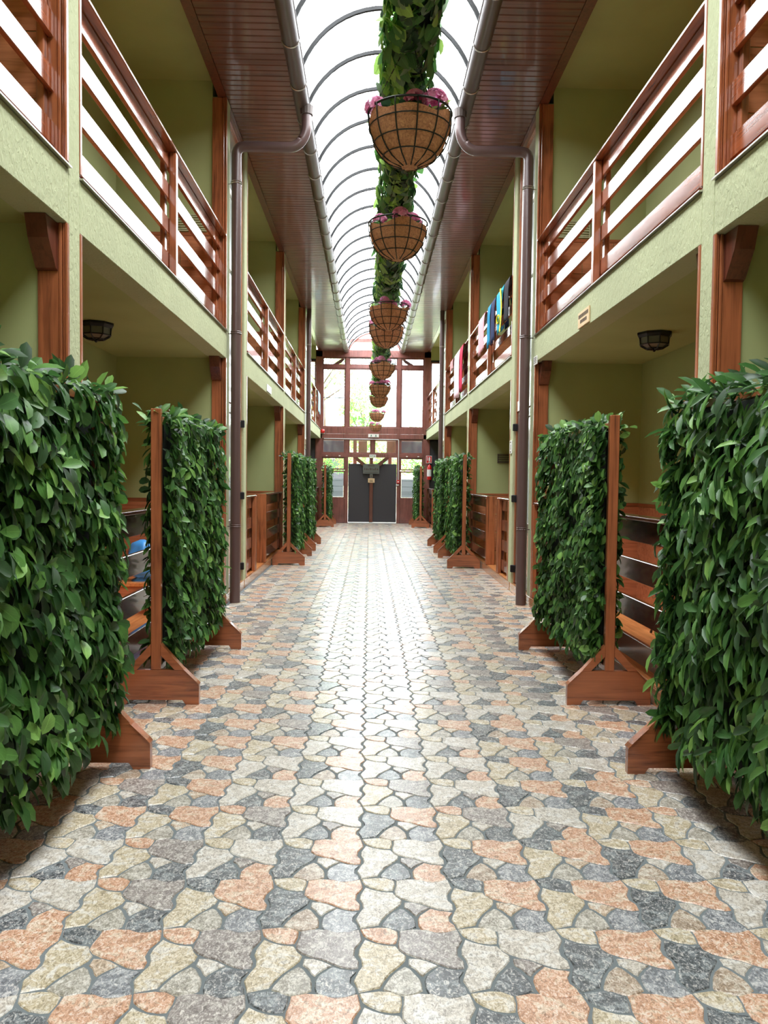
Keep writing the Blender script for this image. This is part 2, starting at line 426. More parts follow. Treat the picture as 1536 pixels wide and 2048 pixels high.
# ================= floor: crazy-paving print tiles, every stone a relief piece
T = .33; GX, GY = -.0175, 2.243
fl = struct('floor', MB().box(-3.2, 3.45, Y0, Y1+.3, -.12, -.0005), 'grout', 'floor of irregular cream, orange and grey stones set in grey grout')
_cr = {'A': [(205,1105),(380,1085),(480,1090),(575,1125),(580,1180),(560,1245),(490,1250),(380,1235),(290,1200),(240,1170)],
 'B': [(600,1125),(720,1105),(860,1110),(960,1135),(1080,1130),(1175,1110),(1200,1160),(1225,1215),(1175,1300),(1180,1370),(1240,1430),(1245,1490),(1170,1500),(1080,1485),(980,1450),(880,1410),(760,1385),(650,1345),(590,1300),(585,1240),(600,1180)],
 'C': [(250,1210),(330,1240),(440,1265),(560,1275),(600,1325),(660,1370),(650,1420),(600,1470),(500,1550),(440,1620),(400,1690),(300,1710),(190,1735),(170,1680),(140,1620),(180,1540),(225,1470),(215,1410),(185,1360),(195,1300)],
 'D': [(690,1400),(780,1400),(880,1425),(985,1470),(920,1500),(860,1545),(835,1575),(800,1555),(750,1500),(690,1465)],
 'E': [(650,1480),(700,1500),(760,1560),(800,1600),(820,1650),(830,1720),(760,1755),(660,1775),(540,1750),(430,1710),(440,1680),(500,1590),(560,1530)],
 'F': [(990,1480),(1080,1505),(1200,1520),(1240,1530),(1200,1590),(1210,1650),(1270,1700),(1290,1755),(1200,1800),(1110,1815),(1000,1790),(890,1750),(860,1700),(850,1620),(870,1570),(920,1530)]}
STONE = {}
for k, pts in _cr.items():       # outlines measured on one tile, brought to metres on the floor
    out = []
    for (u, v) in pts:
        px, py = 680+u/5.02, 1640+v/5.02
        d = A_*(px-768)/F + B_*(1024-py)/F + fwd; t = -CAMH/d.z
        out.append((d.x*t-GX, d.y*t-GY))
    mx_, my_ = sum(p[0] for p in out)/len(out), sum(p[1] for p in out)/len(out)
    STONE[k] = [(mx_+(x-mx_)*1.012, my_+(y-my_)*1.012) for x, y in out]
VAR = {1: dict(A='orange', B='mauve', C='cream', D='white', E='beige', F='dark'),
       2: dict(A='cream', B='white', C='white', D='mauve', E='dark', F='orange'),
       3: dict(A='cream', B='orange', C='dark', D='white', E='tan', F='blue'),
       4: dict(A='dark', B='orange', C='cream', D='peach', E='beige', F='blue')}
KNOWN = {}
for j, row in enumerate([{-3:3,-2:1,-1:4,0:2,1:3,2:4}, {-4:4,-3:4,-2:1,-1:1,0:1,1:2,2:3}, {-4:2,-3:1,-2:4,-1:3,0:2,1:4,2:4},
                         {-4:2,-3:1,-2:2,-1:3,0:2,1:3,2:4,3:3}, {-2:1,-1:2,0:3,1:1,2:2,3:4}]):
    for i, vv in row.items(): KNOWN[i, j-1] = vv
def stone_geo(k, c=.004, h=.0035):
    P = STONE[k]; n = len(P)
    cx = sum(p[0] for p in P)/n; cy = sum(p[1] for p in P)/n
    ar = sum(P[i][0]*P[(i+1) % n][1]-P[(i+1) % n][0]*P[i][1] for i in range(n))
    if ar < 0: P = P[::-1]
    inn = []
    for (x, y) in P:
        l = math.hypot(x-cx, y-cy); inn.append((x+(cx-x)/l*c, y+(cy-y)/l*c))
    V = [(x, y, 0) for x, y in P] + [(x, y, h) for x, y in inn]
    Fc = [tuple(range(n, 2*n))] + [(i, (i+1) % n, n+(i+1) % n, n+i) for i in range(n)]
    return V, Fc
SG = {k: stone_geo(k) for k in STONE}
smesh = {}
rest = MB(); names = list(ST); cnt = 0
tiles = []
for j in range(-28, 78):
    for i in range(-6, 7):
        tiles.append((i, j))
vis = []
for (i, j) in tiles:
    cxx, cyy = GX+(i+.5)*T, GY+(j+.5)*T
    infr = cyy > 1.9 and abs(cxx) < cyy*.5+.15 and -1.3 < cxx < 1.5
    vis.append((0 if infr else 1, cyy if infr else 99, i, j))
vis.sort()
for (q, yy, i, j) in vis:
    v = KNOWN.get((i, j)) or random.Random(i*131+j*977).choice((1, 2, 3, 4))
    for k in 'ABCDEF':
        ox, oy = GX+i*T, GY+j*T
        cx = ox + sum(p[0] for p in STONE[k])/len(STONE[k])
        if not (X(-1, .0) < cx < X(1, .0)) or oy > Y1-.3: continue
        colr = VAR[v][k]
        if q == 0 and cnt < 300:
            if (k, colr) not in smesh:
                me = bpy.data.meshes.new('stone'); me.from_pydata(SG[k][0], [], SG[k][1]); me.materials.append(ST[colr]); me.update(); smesh[k, colr] = me
            shared('stone', smesh[k, colr], fl, (ox, oy, 0)); cnt += 1
        else:
            b = len(rest.v); rest.mi = names.index(colr)
            rest.v += [(x+ox, y+oy, z) for x, y, z in SG[k][0]]
            for f in SG[k][1]: rest.face([b+t for t in f])
o = mkobj('stones', rest, [ST[n] for n in names], fl); o['kind'] = 'stuff'

# ================= side buildings
for s in (-1, 1):
    nm = SN[s]
    wall = struct_root('wall_'+nm, (X(s, 0), 10.2, 0), 'two-storey pale green stuccoed gallery on the %s of the passage' % nm)
    # stucco skeleton: pillars and floor beam
    mb = MB()
    for (a, b) in PIL:
        mb.box(X(s, 0), X(s, .17), a, b, 0, ZE+.02, .006)
    mb.box(X(s, 0), X(s, .17), Y0, PIL[0][0], 0, ZE+.02)
    ends = [Y0]+[v for p in PIL for v in p]+[Y1]
    for (a, b) in BAYS: mb.box(X(s, .0005), X(s, .2), a, b, ZB, ZS, .004)
    mkobj('stucco_frame', mb, 'stucco', wall)
    # recess shell
    mb = MB()
    mb.box(X(s, DREC), X(s, DREC+.15), Y0, Y1, 0, 6.3)
    for (a, b) in PIL: mb.box(X(s, .17), X(s, DREC), a+.0, b, 0, 6.2)
    for (a, b) in BAYS:
        mb.box(X(s, .2), X(s, DREC), a, b, ZB+.002, ZS-.02)
    mkobj('recess_walls', mb, 'paint', wall)
    mkobj('balcony_ceiling', MB().box(X(s, .1), X(s, DREC), Y0, Y1, 6.17, 6.3), 'paint', wall)
    mkobj('balcony_lintel', MB().box(X(s, 0), X(s, .10), Y0, Y1, ZE, 6.18), 'wood_dark', wall)
    # balcony floor finish and sill caps, porch decks with planks
    for (a, b) in BAYS:
        mkobj('sill', MB().box(X(s, -.022), X(s, .06), a+.0, b, ZS, ZS+.010), 'steel', wall)
        mkobj('sill_board', MB().box(X(s, .01), X(s, .17), a+.0, b, ZS+.0, ZS+.03, .004), 'wood_y', wall)
        mkobj('balcony_floor', MB().box(X(s, .17), X(s, DREC), a, b, ZS-.02, ZS+.01), 'deck', wall)
    for bi, (a, b) in enumerate(BAYS):
        dk = struct_root('trim_%d' % (bi*2+(1 if s > 0 else 2)), (X(s, .6), (a+b)/2, 0), 'raised wooden porch deck edge on the %s' % nm)
        mkobj('fascia', MB().box(X(s, -.012), X(s, .02), a-.17, b+.17, 0, ZD-.004, .003), 'plinth', dk)
        mkobj('deck_base', MB().box(X(s, .02), X(s, DREC), a, b, 0, ZD-.03), 'grout_brown', dk)
        if 1 <= bi <= 4:
            w = (DREC-.02)/10
            me = None
            for k in range(10):
                pl = MB().box(X(s, .02+k*w+.002), X(s, .02+(k+1)*w-.002), a+.002, b-.002, ZD-.03, ZD, .003)
                mkobj('deck_plank', pl, 'deck', dk)
    for (a, b) in DOORS:
        mkobj('door_step', MB().box(X(s, -.012), X(s, .3), a, b, 0, ZD-.004, .003), 'plinth', wall)
    # jamb boards + corbels
    for pi, (a, b) in enumerate(PIL):
        if pi == 0: continue
        faces = []
        if any(abs(bb[1]-a) < .02 for bb in BAYS): faces.append((a, -1))
        if any(abs(bb[0]-b) < .02 for bb in BAYS): faces.append((b, 1))
        for (yf, sg) in faces:
            for (z0, z1, up_) in ((ZD, ZB, 0), (ZS+.032, ZE, 1)):
                jb = mkobj('jamb_board', MB().box(X(s, .048), X(s, .168), yf, yf+sg*.026, z0, z1, .003), 'wood_z', wall)
                m2 = MB()
                for (d0, d1, tt) in ((-.004, .012, .034), (.014, .026, .028), (.028, .046, .034)):
                    m2.box(X(s, d0), X(s, d1), yf, yf+sg*tt, z0, z1, .004)
                mkobj('moulding', m2, 'wood_z', jb)
                if not up_:
                    yb = yf+sg*.026
                    pts = [(yb, 2.67), (yb+sg*.03, 2.68), (yb+sg*.13, 2.82), (yb+sg*.17, 2.937), (yb, 2.937)]
                    cb = MB().prism(pts, 'x', X(s, .052), X(s, .166)); mkobj('corbel', cb, 'wood_dark', jb)
    # wainscot tiles
    def tile_mesh(w, h, ax):
        mb = MB()
        if ax == 'y': mb.box(-w/2+.003, w/2-.003, -.004, .004, -h/2+.003, h/2-.003, .002)
        else: mb.box(-.004, .004, -w/2+.003, w/2-.003, -h/2+.003, h/2-.003, .002)
        me = bpy.data.meshes.new('wainscot_tile'); me.from_pydata(mb.v, [], mb.f); me.materials.append(M['tile']); me.update(); return me
    ty = tile_mesh((DREC-.17)/3, .37, 'y'); txm = tile_mesh(4.72/10, .37, 'x')
    for pi in (2, 3, 5, 6):
        a = PIL[pi][0]
        for zb in (ZD, ZS+.01):
            mkobj('wainscot_cap', MB().box(X(s, .17), X(s, DREC), a-.012, a, zb+1.11, zb+1.15, .003), 'wood_x', wall)
            if pi == 6: 
                mkobj('wainscot_panel', MB().box(X(s, .17), X(s, DREC), a-.008, a, zb, zb+1.11), 'tile', wall); continue
            for r in range(3):
                for k in range(3):
                    shared('wainscot_tile', ty, wall, (X(s, .17+(k+.5)*(DREC-.17)/3), a-.005, zb+(r+.5)*.37))
    for zb in (ZD, ZS+.01):
        mkobj('wainscot_cap', MB().box(X(s, DREC-.014), X(s, DREC), 4.7, 9.42, zb+1.11, zb+1.15, .003), 'wood_y', wall)
        for r in range(3):
            for k in range(10):
                shared('wainscot_tile', txm, wall, (X(s, DREC-.005), 4.70+(k+.5)*.472, zb+(r+.5)*.37))
    # back doors of the rooms
    for (yc, zb) in ((5.15, ZS+.01), (14.6, ZD), (14.6, ZS+.01)):
        m1 = MB()
        m1.box(X(s, DREC-.05), X(s, DREC+.0), yc-.45, yc-.38, zb, zb+2.1, .003); m1.box(X(s, DREC-.05), X(s, DREC), yc+.38, yc+.45, zb, zb+2.1, .003)
        m1.box(X(s, DREC-.05), X(s, DREC), yc-.38, yc+.38, zb+2.03, zb+2.1, .003)
        fr = mkobj('room_door_frame', m1, 'wood_dark', wall)
        mkobj('door_leaf', MB().box(X(s, DREC-.03), X(s, DREC), yc-.38, yc+.38, zb+.01, zb+2.03), 'gate_black', fr)
    # stairwell doors between the gallery bays
    for di, (a, b) in enumerate(DOORS):
        dr = struct_root('door_%d' % (di*2+(1 if s < 0 else 2)), (X(s, .1), (a+b)/2, ZD), 'tall wood-framed glazed stairwell door on the %s' % nm)
        m1 = MB()
        for (ya, yb) in ((a, a+.07), (b-.07, b)): m1.box(X(s, .03), X(s, .13), ya, yb, ZD, ZE, .004)
        m1.box(X(s, .03), X(s, .13), a+.07, b-.07, 2.46, 2.60, .004); m1.box(X(s, .03), X(s, .13), a+.07, b-.07, ZE-.1, ZE, .004)
        mkobj('door_frame', m1, 'wood_z', dr)
        m1 = MB()
        for z in (4.12, 5.05, 2.60): m1.box(X(s, .05), X(s, .1), a+.12, b-.12, z, z+.07, .004)
        for (ya, yb) in ((a+.07, a+.12), (b-.12, b-.07)): m1.box(X(s, .05), X(s, .1), ya, yb, 2.6, ZE-.1, .004)
        mkobj('window_frame', m1, 'white', dr)
        g = MB()
        for (z0, z1) in ((2.67, 4.12), (4.19, 5.05), (5.12, ZE-.1)): g.box(X(s, .072), X(s, .08), a+.12, b-.12, z0, z1)
        mkobj('pane', g, 'pale_glass', dr)
        lf = MB(); y0_, y1_ = a+.075, b-.075
        for (ya, yb) in ((y0_, y0_+.09), (y1_-.09, y1_)): lf.box(X(s, .045), X(s, .095), ya, yb, ZD+.005, 2.455, .004)
        for (z0, z1) in ((ZD+.005, .3), (.86, .98), (2.34, 2.455)): lf.box(X(s, .045), X(s, .095), y0_+.09, y1_-.09, z0, z1, .004)
        lo = mkobj('door_leaf', lf, 'pipe', dr)
        mkobj('door_panel', MB().box(X(s, .06), X(s, .08), y0_+.09, y1_-.09, .3, .86), 'wood_z', lo)
        mkobj('pane', MB().box(X(s, .065), X(s, .075), y0_+.09, y1_-.09, .98, 2.34), 'pale_glass', lo)
        for z in (2.25, 1.28, .32): mkobj('hinge', MB().box(X(s, -.02), X(s, .05), b-.085, b-.045, z-.05, z+.05, .008), 'black', lo)

# end wall behind the viewer and gable pieces
struct('wall_back', MB().box(-3.2, 3.45, Y0-.15, Y0, 0, 6.9), 'stucco')

# ================= eaves, gutters, vaulted roof
VC, VHW, VZ, VR = .13, .925, 6.02, .63
ceil = struct_root('ceiling', (VC, 10.2, ZE), 'boarded eaves on both sides of a clear barrel-vault skylight')
for s in (-1, 1):
    xa, xb = X(s, -.84), X(s, .0)
    rb = MB().box(X(s, -.82), X(s, DREC+.15), Y0, Y1, ZE+.34, ZE+.42); mkobj('roof_deck', rb, 'wood_dark', ceil)
    mkobj('eave_boarding', MB().box(xa, xb, Y0, 7.2, ZE, ZE+.02), 'soffit', ceil)
    pm = MB().box(-abs(xa-xb)/2, abs(xa-xb)/2, -.0535, .0535, -.011, .011, .009)
    me = bpy.data.meshes.new('eave_board'); me.from_pydata(pm.v, [], pm.f); me.materials.append(M['soffit']); me.update()
    y = 7.2; k = 0
    far = MB()
    while y < Y1-.01:
        w = min(.112, Y1-y)
        if y < 14.5:
            shared('eave_board', me, ceil, ((xa+xb)/2, y+.056, ZE+.009))
        else: far.box(xa, xb, y+.0025, y+w-.0025, ZE-.002, ZE+.02, .009)
        y += .112
    o = mkobj('eave_boards', far, 'soffit', ceil); o['kind'] = 'stuff'
    mkobj('eave_backing', MB().box(xa, xb, Y0, Y1, ZE+.02, ZE+.04), 'wood_dark', ceil)
    mkobj('eave_fascia', MB().box(X(s, -.855), X(s, -.835), Y0, Y1, ZE-.03, ZE+.36), 'wood_dark', ceil)
    # vault edge rail
    xr = VC+s*VHW
    mkobj('edge_rail', MB().box(xr-.02, xr+.02, Y0, Y1, VZ-.03, VZ+.03, .004), 'rib', ceil)
    mkobj('light_gap_flashing', MB().box(xr+s*.02, X(s, -.83), Y0, Y1, VZ+.05, VZ+.056), 'steel', ceil)  # added strip that stops sky light leaking between vault edge and eave
    # gutter
    gx, gz, gr = (X(s, -.835)+xr)/2+s*.012, ZE+.02, .088
    gt = thing('gutter', 'grey-brown half-round metal gutter along the %s eave' % SN[s], 'gutter', (gx, 10.2, gz), 'gutters under the vault')
    g = MB(); g.smooth = True; n = 14
    for r in (gr, gr-.004):
        for yy in (Y0, Y1):
            for k in range(n+1):
                t = PI+PI*k/n; g.v.append((gx+r*math.cos(t), yy, gz+r*math.sin(t)))
    q = n+1
    for k in range(n):
        g.face((k, k+1, q+k+1, q+k)); g.face((2*q+k, 3*q+k, 3*q+k+1, 2*q+k+1))
    for e in (0, n): g.face((e, q+e, 3*q+e, 2*q+e))
    mkobj('channel', g, 'gutter', gt)
    for sgn in (-1, 1): mkobj('bead', MB().tube([(gx+sgn*gr, Y0, gz), (gx+sgn*gr, Y1, gz)], .009, 6), 'gutter', gt)
    y = 7.3
    while y < 27.4:
        b = MB()
        b.tube([(gx+(gr+.004)*math.cos(PI+PI*k/10), y, gz+(gr+.004)*math.sin(PI+PI*k/10)) for k in range(11)], .008, 5)
        mkobj('gutter_bracket', b, 'steel', gt); y += .875
# ribs and sheets
RR = (VHW**2+VR**2)/(2*VR); zc = VZ+VR-RR; th = math.asin(VHW/RR) if VR < VHW else PI/2
def arc(r, n=20): return [(VC+r*math.sin(-th+2*th*k/n), zc+r*math.cos(-th+2*th*k/n)) for k in range(n+1)]
ys = [7.833+.875*k for k in range(-17, 23)]
ribm = None
for y in ys:
    if y > Y1-.2: continue
    if ribm is None:
        b = MB(); ao = arc(RR-.002); ai = arc(RR-.04); q = len(ao)
        for yy in (y-.017, y+.017): b.v += [(x, yy, z) for x, z in ao]+[(x, yy, z) for x, z in ai]
        for k in range(q-1):
            b.face((k, k+1, q+k+1, q+k)); b.face((2*q+k, 3*q+k, 3*q+k+1, 2*q+k+1)); b.face((q+k, q+k+1, 3*q+k+1, 3*q+k)); b.face((k, 2*q+k, 2*q+k+1, k+1))
        o = mkobj('roof_rib', b, 'rib', ceil); ribm = o
    else:
        o = ribm.copy(); COL.objects.link(o); o.location = ribm.location+Vector((0, y-ys[0], 0))
shm = None
for y in ys[:-1]:
    if y+.875 > Y1+.1: continue
    if shm is None:
        b = MB(); b.smooth = True; A1 = arc(RR+.006); A2 = arc(RR+.010); n = len(A1)
        for AA in (A1, A2):
            for yy in (y+.002, y+.873): b.v += [(x, yy, z) for x, z in AA]
        for k in range(n-1):
            b.face((k, k+1, n+k+1, n+k)); b.face((2*n+k, 3*n+k, 3*n+k+1, 2*n+k+1))
        o = mkobj('roof_sheet', b, 'roof_sheet', ceil); shm = o
    else:
        o = shm.copy(); COL.objects.link(o); o.location = shm.location+Vector((0, y-ys[0], 0))

# ================= balcony railings, ground fences
def post(mb, s, y, d0, d1, z0, z1, w=.07): mb.box(X(s, d0), X(s, d1), y-w/2, y+w/2, z0, z1, .005); return mb
TOPS = (.24, .54, .84, 1.105)
def railing(s, y0, y1, mid, where):
    r = thing('balcony_railing', 'glossy slatted wooden balcony railing %s' % where, 'railing', (X(s, .06), (y0+y1)/2, ZS+.02))
    z0 = ZS+.032
    for t in TOPS: mkobj('slat', MB().box(X(s, .067), X(s, .10), y0+.03, y1-.03, ZS+t-.135, ZS+t, .004), 'rail_face', r)
    mkobj('handrail', MB().box(X(s, -.004), X(s, .155), y0+.03, y1-.03, ZS+1.11, ZS+1.137, .005), 'rail_face', r)
    for m in mid:
        mkobj('post', post(MB(), s, m, .004, .065, z0, ZS+1.108), 'wood_z', r)
        mkobj('post', post(MB(), s, m, .102, .145, z0, ZS+1.108), 'wood_z', r)
    for e in (y0+.055, y1-.055): mkobj('batten', post(MB(), s, e, .102, .145, z0, ZS+1.108, .05), 'wood_z', r)
BD = ['', 'nearest the viewer', 'over the porch with the lamp', 'just past the downpipe', 'in the fourth bay towards the gate', 'in the last bay beside the gate']
for s in (-1, 1):
    for bi in range(1, 6):
        a, b = BAYS[bi]
        if bi == 1: a = 1.6
        railing(s, a, b, [(a+b)/2-.02] if bi > 1 else [2.2], 'on the upper %s, %s' % (SN[s], BD[bi]))
def fence(s, y0, y1, posts, where):
    r = thing('porch_fence', 'dark brown slatted wooden porch fence %s' % where, 'fence', (X(s, .06), (y0+y1)/2, ZD))
    for t in (1.115, .815, .515, .215): mkobj('slat', MB().box(X(s, .05), X(s, .085), y0, y1, ZD+t-.165, ZD+t, .004), 'fence_wood', r)
    mkobj('cap_rail', MB().box(X(s, .0), X(s, .14), y0, y1, ZD+1.118, ZD+1.145, .005), 'fence_wood', r)
    for p in posts:
        mkobj('post', MB().box(X(s, .0), X(s, .048), p-.035, p+.035, ZD, ZD+1.116, .004), 'wood_z', r)
        mkobj('post', MB().box(X(s, .087), X(s, .13), p-.035, p+.035, ZD, ZD+1.116, .004), 'wood_z', r)
for s in (-1, 1):
    n_ = SN[s]
    fence(s, 4.735, 7.28, (5.07, 7.24), 'behind the second leafy screen on the %s' % n_)
    fence(s, 8.48, 9.385, (8.52, 9.34), 'just before the %s downpipe' % n_)
    fence(s, 10.995, 11.9, (11.03, 11.86), 'just past the %s downpipe, before the porch entry' % n_)
    fence(s, 13.08, 15.585, (13.12, 15.55), 'beside the third leafy screen on the %s' % n_)
    fence(s, 15.88, 20.56, (15.92, 17.6, 18.8, 20.5), 'along the fourth porch on the %s' % n_)
    fence(s, 22.3, 26.9, (22.34, 24.6, 26.86), 'along the last porch by the gate on the %s' % n_)
    fence(s, .0, 4.48, (.04, 2.2, 4.44), 'behind the nearest leafy screen on the %s' % n_)
    # solid end panels facing the viewer, at the porch entries
    for yy in (11.9, 13.0):
        g = MB().box(X(s, -.005), X(s, .135), yy-.0, yy+.075, ZD, ZD+1.14, .005)
        tag(mkobj('entry_post', g, 'wood_z'), 'broad red-brown post at the %s side of the porch entry on the %s' % ('near' if yy < 12 else 'far', n_), 'post')

# ================= downpipes
def roundpath(pts, r=.09, n=6):
    P = [Vector(p) for p in pts]; out = [P[0]]
    for i in range(1, len(P)-1):
        a = (P[i-1]-P[i]).normalized(); b = (P[i+1]-P[i]).normalized()
        p0 = P[i]+a*r; p1 = P[i]+b*r
        for k in range(n+1):
            t = k/n; out.append(p0*(1-t)**2+P[i]*2*t*(1-t)+p1*t*t)
    out.append(P[-1]); return out
def downpipe(s, y, where):
    xp = X(s, -.095); xg = X(s, -.835)-s*.09; zt = 5.46
    t = thing('downpipe', 'brown metal downpipe %s' % where, 'pipe', (xp, y, 0))
    b = MB(); b.smooth = True
    if y < 15: b.tube(roundpath([(xg, y, 5.86), (xg, y, 5.62), (xg+s*.12, y, zt), (xp, y, zt), (xp, y, 4.99)], .1), .06, 16, False)
    else: b.tube([(xp, y, ZE-.005), (xp, y, 4.99)], .06, 16, False)
    mkobj('swan_neck' if y < 15 else 'pipe_length', b, 'pipe', t)
    b = MB(); b.smooth = True; b.tube([(xp, y, 5.0), (xp, y, 3.45)], .058, 16, False); mkobj('pipe_length', b, 'pipe', t)
    b = MB(); b.smooth = True; b.tube([(xp, y, 3.47), (xp, y, .95)], .0595, 16, False); mkobj('pipe_length', b, 'pipe', t)
    b = MB(); b.smooth = True; b.tube([(xp, y, .97), (xp, y, .93), (xp, y, .0)], .0625, 16, False); mkobj('pipe_length', b, 'pipe', t)
    if y > 15: xg = xp; 
    if y < 15: b = MB(); b.lathe([(.0, -.04), (.075, -.04), (.085, .06), (0, .06)], (xg, y, 5.88), 14); mkobj('outlet', b, 'gutter', t)
    for z in (5.02, 3.25, .93):
        b = MB(); b.tube([(xp+.064*math.cos(a*PI/8), y+.064*math.sin(a*PI/8), z) for a in range(16)], .006, 5, closed=True)
        b.tube([(xp+.064*math.cos(a*PI/8), y+.064*math.sin(a*PI/8), z+.022) for a in range(16)], .004, 5, closed=True)
        b.tube([(xp, y, z), (X(s, .0), y, z)], .006, 5)
        mkobj('clamp', b, 'steel' if z > 5 else 'pipe', t)
for s in (-1, 1):
    downpipe(s, 9.52, 'with swan neck, nearer of the two on the %s wall' % SN[s])
    downpipe(s, 20.71, 'without swan neck, far down the %s wall' % SN[s])

# ================= leafy screens
def screen(s, y0, length, label, ll, lw, nfront, nobj, seed, updown=0.):
    rng = np.random.default_rng(seed)
    xc = -1.405 if s < 0 else 1.64
    y1 = y0+length
    t = thing('hedge_screen', label, 'privacy screen', (xc, (y0+y1)/2, 0))
    for yy in (y0, y1-.04):
        ft = [(-.285, 0), (-.20, 0), (-.175, .035), (.175, .035), (.20, 0), (.285, 0), (.285, .135), (.19, .235), (-.19, .235), (-.285, .135)]
        f = mkobj('foot', MB().prism([(xc+a, b) for a, b in ft], 'y', yy, yy+.04), 'wood_x', t)
        for q in (-1, 1):
            br = [(q*.285, .135), (q*.19, .2355), (q*.125, .2355), (q*.035, .34), (q*.035, .42)]
            mkobj('brace', MB().prism([(xc+a, b) for a, b in ([(q*.19, .2365), (q*.125, .2365), (q*.033, .335), (q*.033, .41)])], 'y', yy-.004, yy+.044), 'wood_x', f)
            mkobj('foot_cleat', MB().prism([(xc+a, b) for a, b in [(q*.286, .136), (q*.19, .236), (q*.18, .246), (q*.27, .16), (q*.286, .142)]], 'y', yy-.01, yy+.05), 'wood_x', f)
        mkobj('post', MB().box(xc-.033, xc+.033, yy-.002, yy+.042, .236, 1.965, .004), 'wood_z', t)
    mkobj('bottom_rail', MB().box(xc-.02, xc+.02, y0+.042, y1-.042, .22, .26, .004), 'wood_y', t)
    mkobj('top_rail', MB().box(xc-.02, xc+.02, y0+.042, y1-.042, 1.88, 1.92, .004), 'wood_y', t)
    nb = MB().box(xc-.02, xc+.02, y0+.13, y1-.13, .27, 1.875); mkobj('gap_shade_panel', nb, 'shade_and_core', t)  # solid dark panel standing in for shade in the leaf gaps
    fx = -s                                    # side facing the passage
    n = nfront; nb_ = int(n*.42); ne = int(n*.16)
    def side(n, sx, yy0, yy1):
        Y = rng.uniform(yy0, yy1, n); Z = rng.uniform(.27, 1.93, n)
        fr_ = 1.0 if sx == fx else .45
        lay = (rng.beta(2, 1.4, n)*.1+.03)*fr_
        # slight bulges
        bul = .02*np.sin(Y*9+seed)+.02*np.sin(Z*11+Y*5)
        P = np.stack([xc+sx*(lay+bul), Y, Z], 1)
        a = rng.normal(0, .75, n)+updown
        out = rng.uniform(.12, .75, n)*fr_
        D = np.stack([sx*out, np.sin(a), -np.cos(a)*.9], 1)
        N = np.stack([sx*np.ones(n), rng.normal(0, .3, n), rng.normal(.35, .3, n)], 1)
        return P, D, N, lay
    parts = [side(n, fx, y0+.0, y1-.0), side(nb_, -fx, y0+.05, y1-.05)]
    # top crest and end tufts
    nt_ = int(n*.09)
    Y = rng.uniform(y0+.03, y1-.03, nt_); P = np.stack([xc+rng.uniform(-.11, .11, nt_), Y, rng.uniform(1.88, 1.95, nt_)], 1)
    D = np.stack([rng.normal(0, .6, nt_)+fx*.3, rng.normal(0, .6, nt_), rng.uniform(-.1, .9, nt_)], 1)
    N = np.stack([fx*np.ones(nt_)*.6+rng.normal(0, .3, nt_), rng.normal(0, .3, nt_)-.3, np.ones(nt_)], 1); parts.append((P, D, N, np.ones(nt_)*.1))
    for (yy, sg) in ((y0+.085, -1), (y1-.085, 1)):
        Xo = np.where(rng.random(ne) < .65, fx, -fx)*rng.uniform(.02, .11, ne)*np.where(rng.random(ne) < 2, 1, 1)
        Xo = np.where(Xo*fx < 0, Xo*.55, Xo)
        P = np.stack([xc+Xo, np.full(ne, yy)+sg*rng.uniform(-.06, .03, ne), rng.uniform(.3, 1.9, ne)], 1)
        D = np.stack([np.sign(Xo)*rng.uniform(.1, .8, ne), sg*rng.uniform(-.3, .3, ne), rng.normal(-.4, .5, ne)], 1)
        N = np.stack([np.sign(Xo)*.8, sg*np.ones(ne)*.4, np.ones(ne)*.4], 1)+rng.normal(0, .2, (ne, 3)); parts.append((P, D, N, np.ones(ne)*.08))
    P = np.concatenate([p[0] for p in parts]); D = np.concatenate([p[1] for p in parts]); N = np.concatenate([p[2] for p in parts]); lay = np.concatenate([p[3] for p in parts])
    m = len(P); L = ll*rng.uniform(.75, 1.2, m); Wd = lw*rng.uniform(.8, 1.2, m)
    mi = rng.choice(4, m, p=[.38, .3, .1, .22])
    # leaves must not run through the post that stands in front
    if nobj:
        fr = np.where((P[:, 0]-xc)*fx > .02)[0]
        sc_ = lay[fr]*10-np.abs(P[fr, 1]-(y0*.3+y1*.7))*.3+(P[fr, 2] > 1.86)*.3
        pick = fr[np.argsort(-sc_)[:nobj]]
    else: pick = np.array([], int)
    msk = np.ones(m, bool); msk[pick] = False
    leaf_mesh_obj('foliage', P[msk], D[msk], N[msk], L[msk], Wd[msk], mi[msk], LEAF, t)
    if nobj: leaf_objs(P[pick], D[pick], N[pick], L[pick], Wd[pick], mi[pick], LEAF, t, 'laurel')
    return t
screen(-1, 2.30, 1.76, 'leafy artificial hedge screen at the left edge, nearest the viewer', .105, .054, 2600, 300, 11, .25)
screen(-1, 5.18, 1.76, 'leafy hedge screen second from the viewer on the left, before the downpipe', .095, .046, 2400, 300, 12, .3)
screen(-1, 13.72, 1.74, 'leafy hedge screen, third from the viewer on the left, beyond the stairwell door', .095, .045, 1900, 0, 13)
screen(-1, 16.55, 1.80, 'leafy hedge screen, fourth on the left, close behind the third', .1, .05, 1700, 0, 14)
screen(-1, 24.9, 1.75, 'leafy hedge screen farthest away on the left, beside the gate', .1, .05, 1300, 0, 15)
screen(1, 2.26, 1.76, 'hedge screen of long narrow leaves at the right edge, nearest the viewer', .125, .040, 2800, 300, 21, -.1)
screen(1, 5.23, 1.76, 'hedge screen of small rounded leaves, second from the viewer on the right', .078, .048, 3000, 300, 22, 0.)
screen(1, 13.46, 1.86, 'leafy hedge screen, third from the viewer on the right', .1, .045, 1900, 0, 23)
screen(1, 16.33, 1.76, 'leafy hedge screen, fourth on the right, close behind the third', .1, .05, 1700, 0, 24)
screen(1, 24.95, 1.75, 'leafy hedge screen farthest away on the right, below the fire extinguisher', .1, .05, 1300, 0, 25)

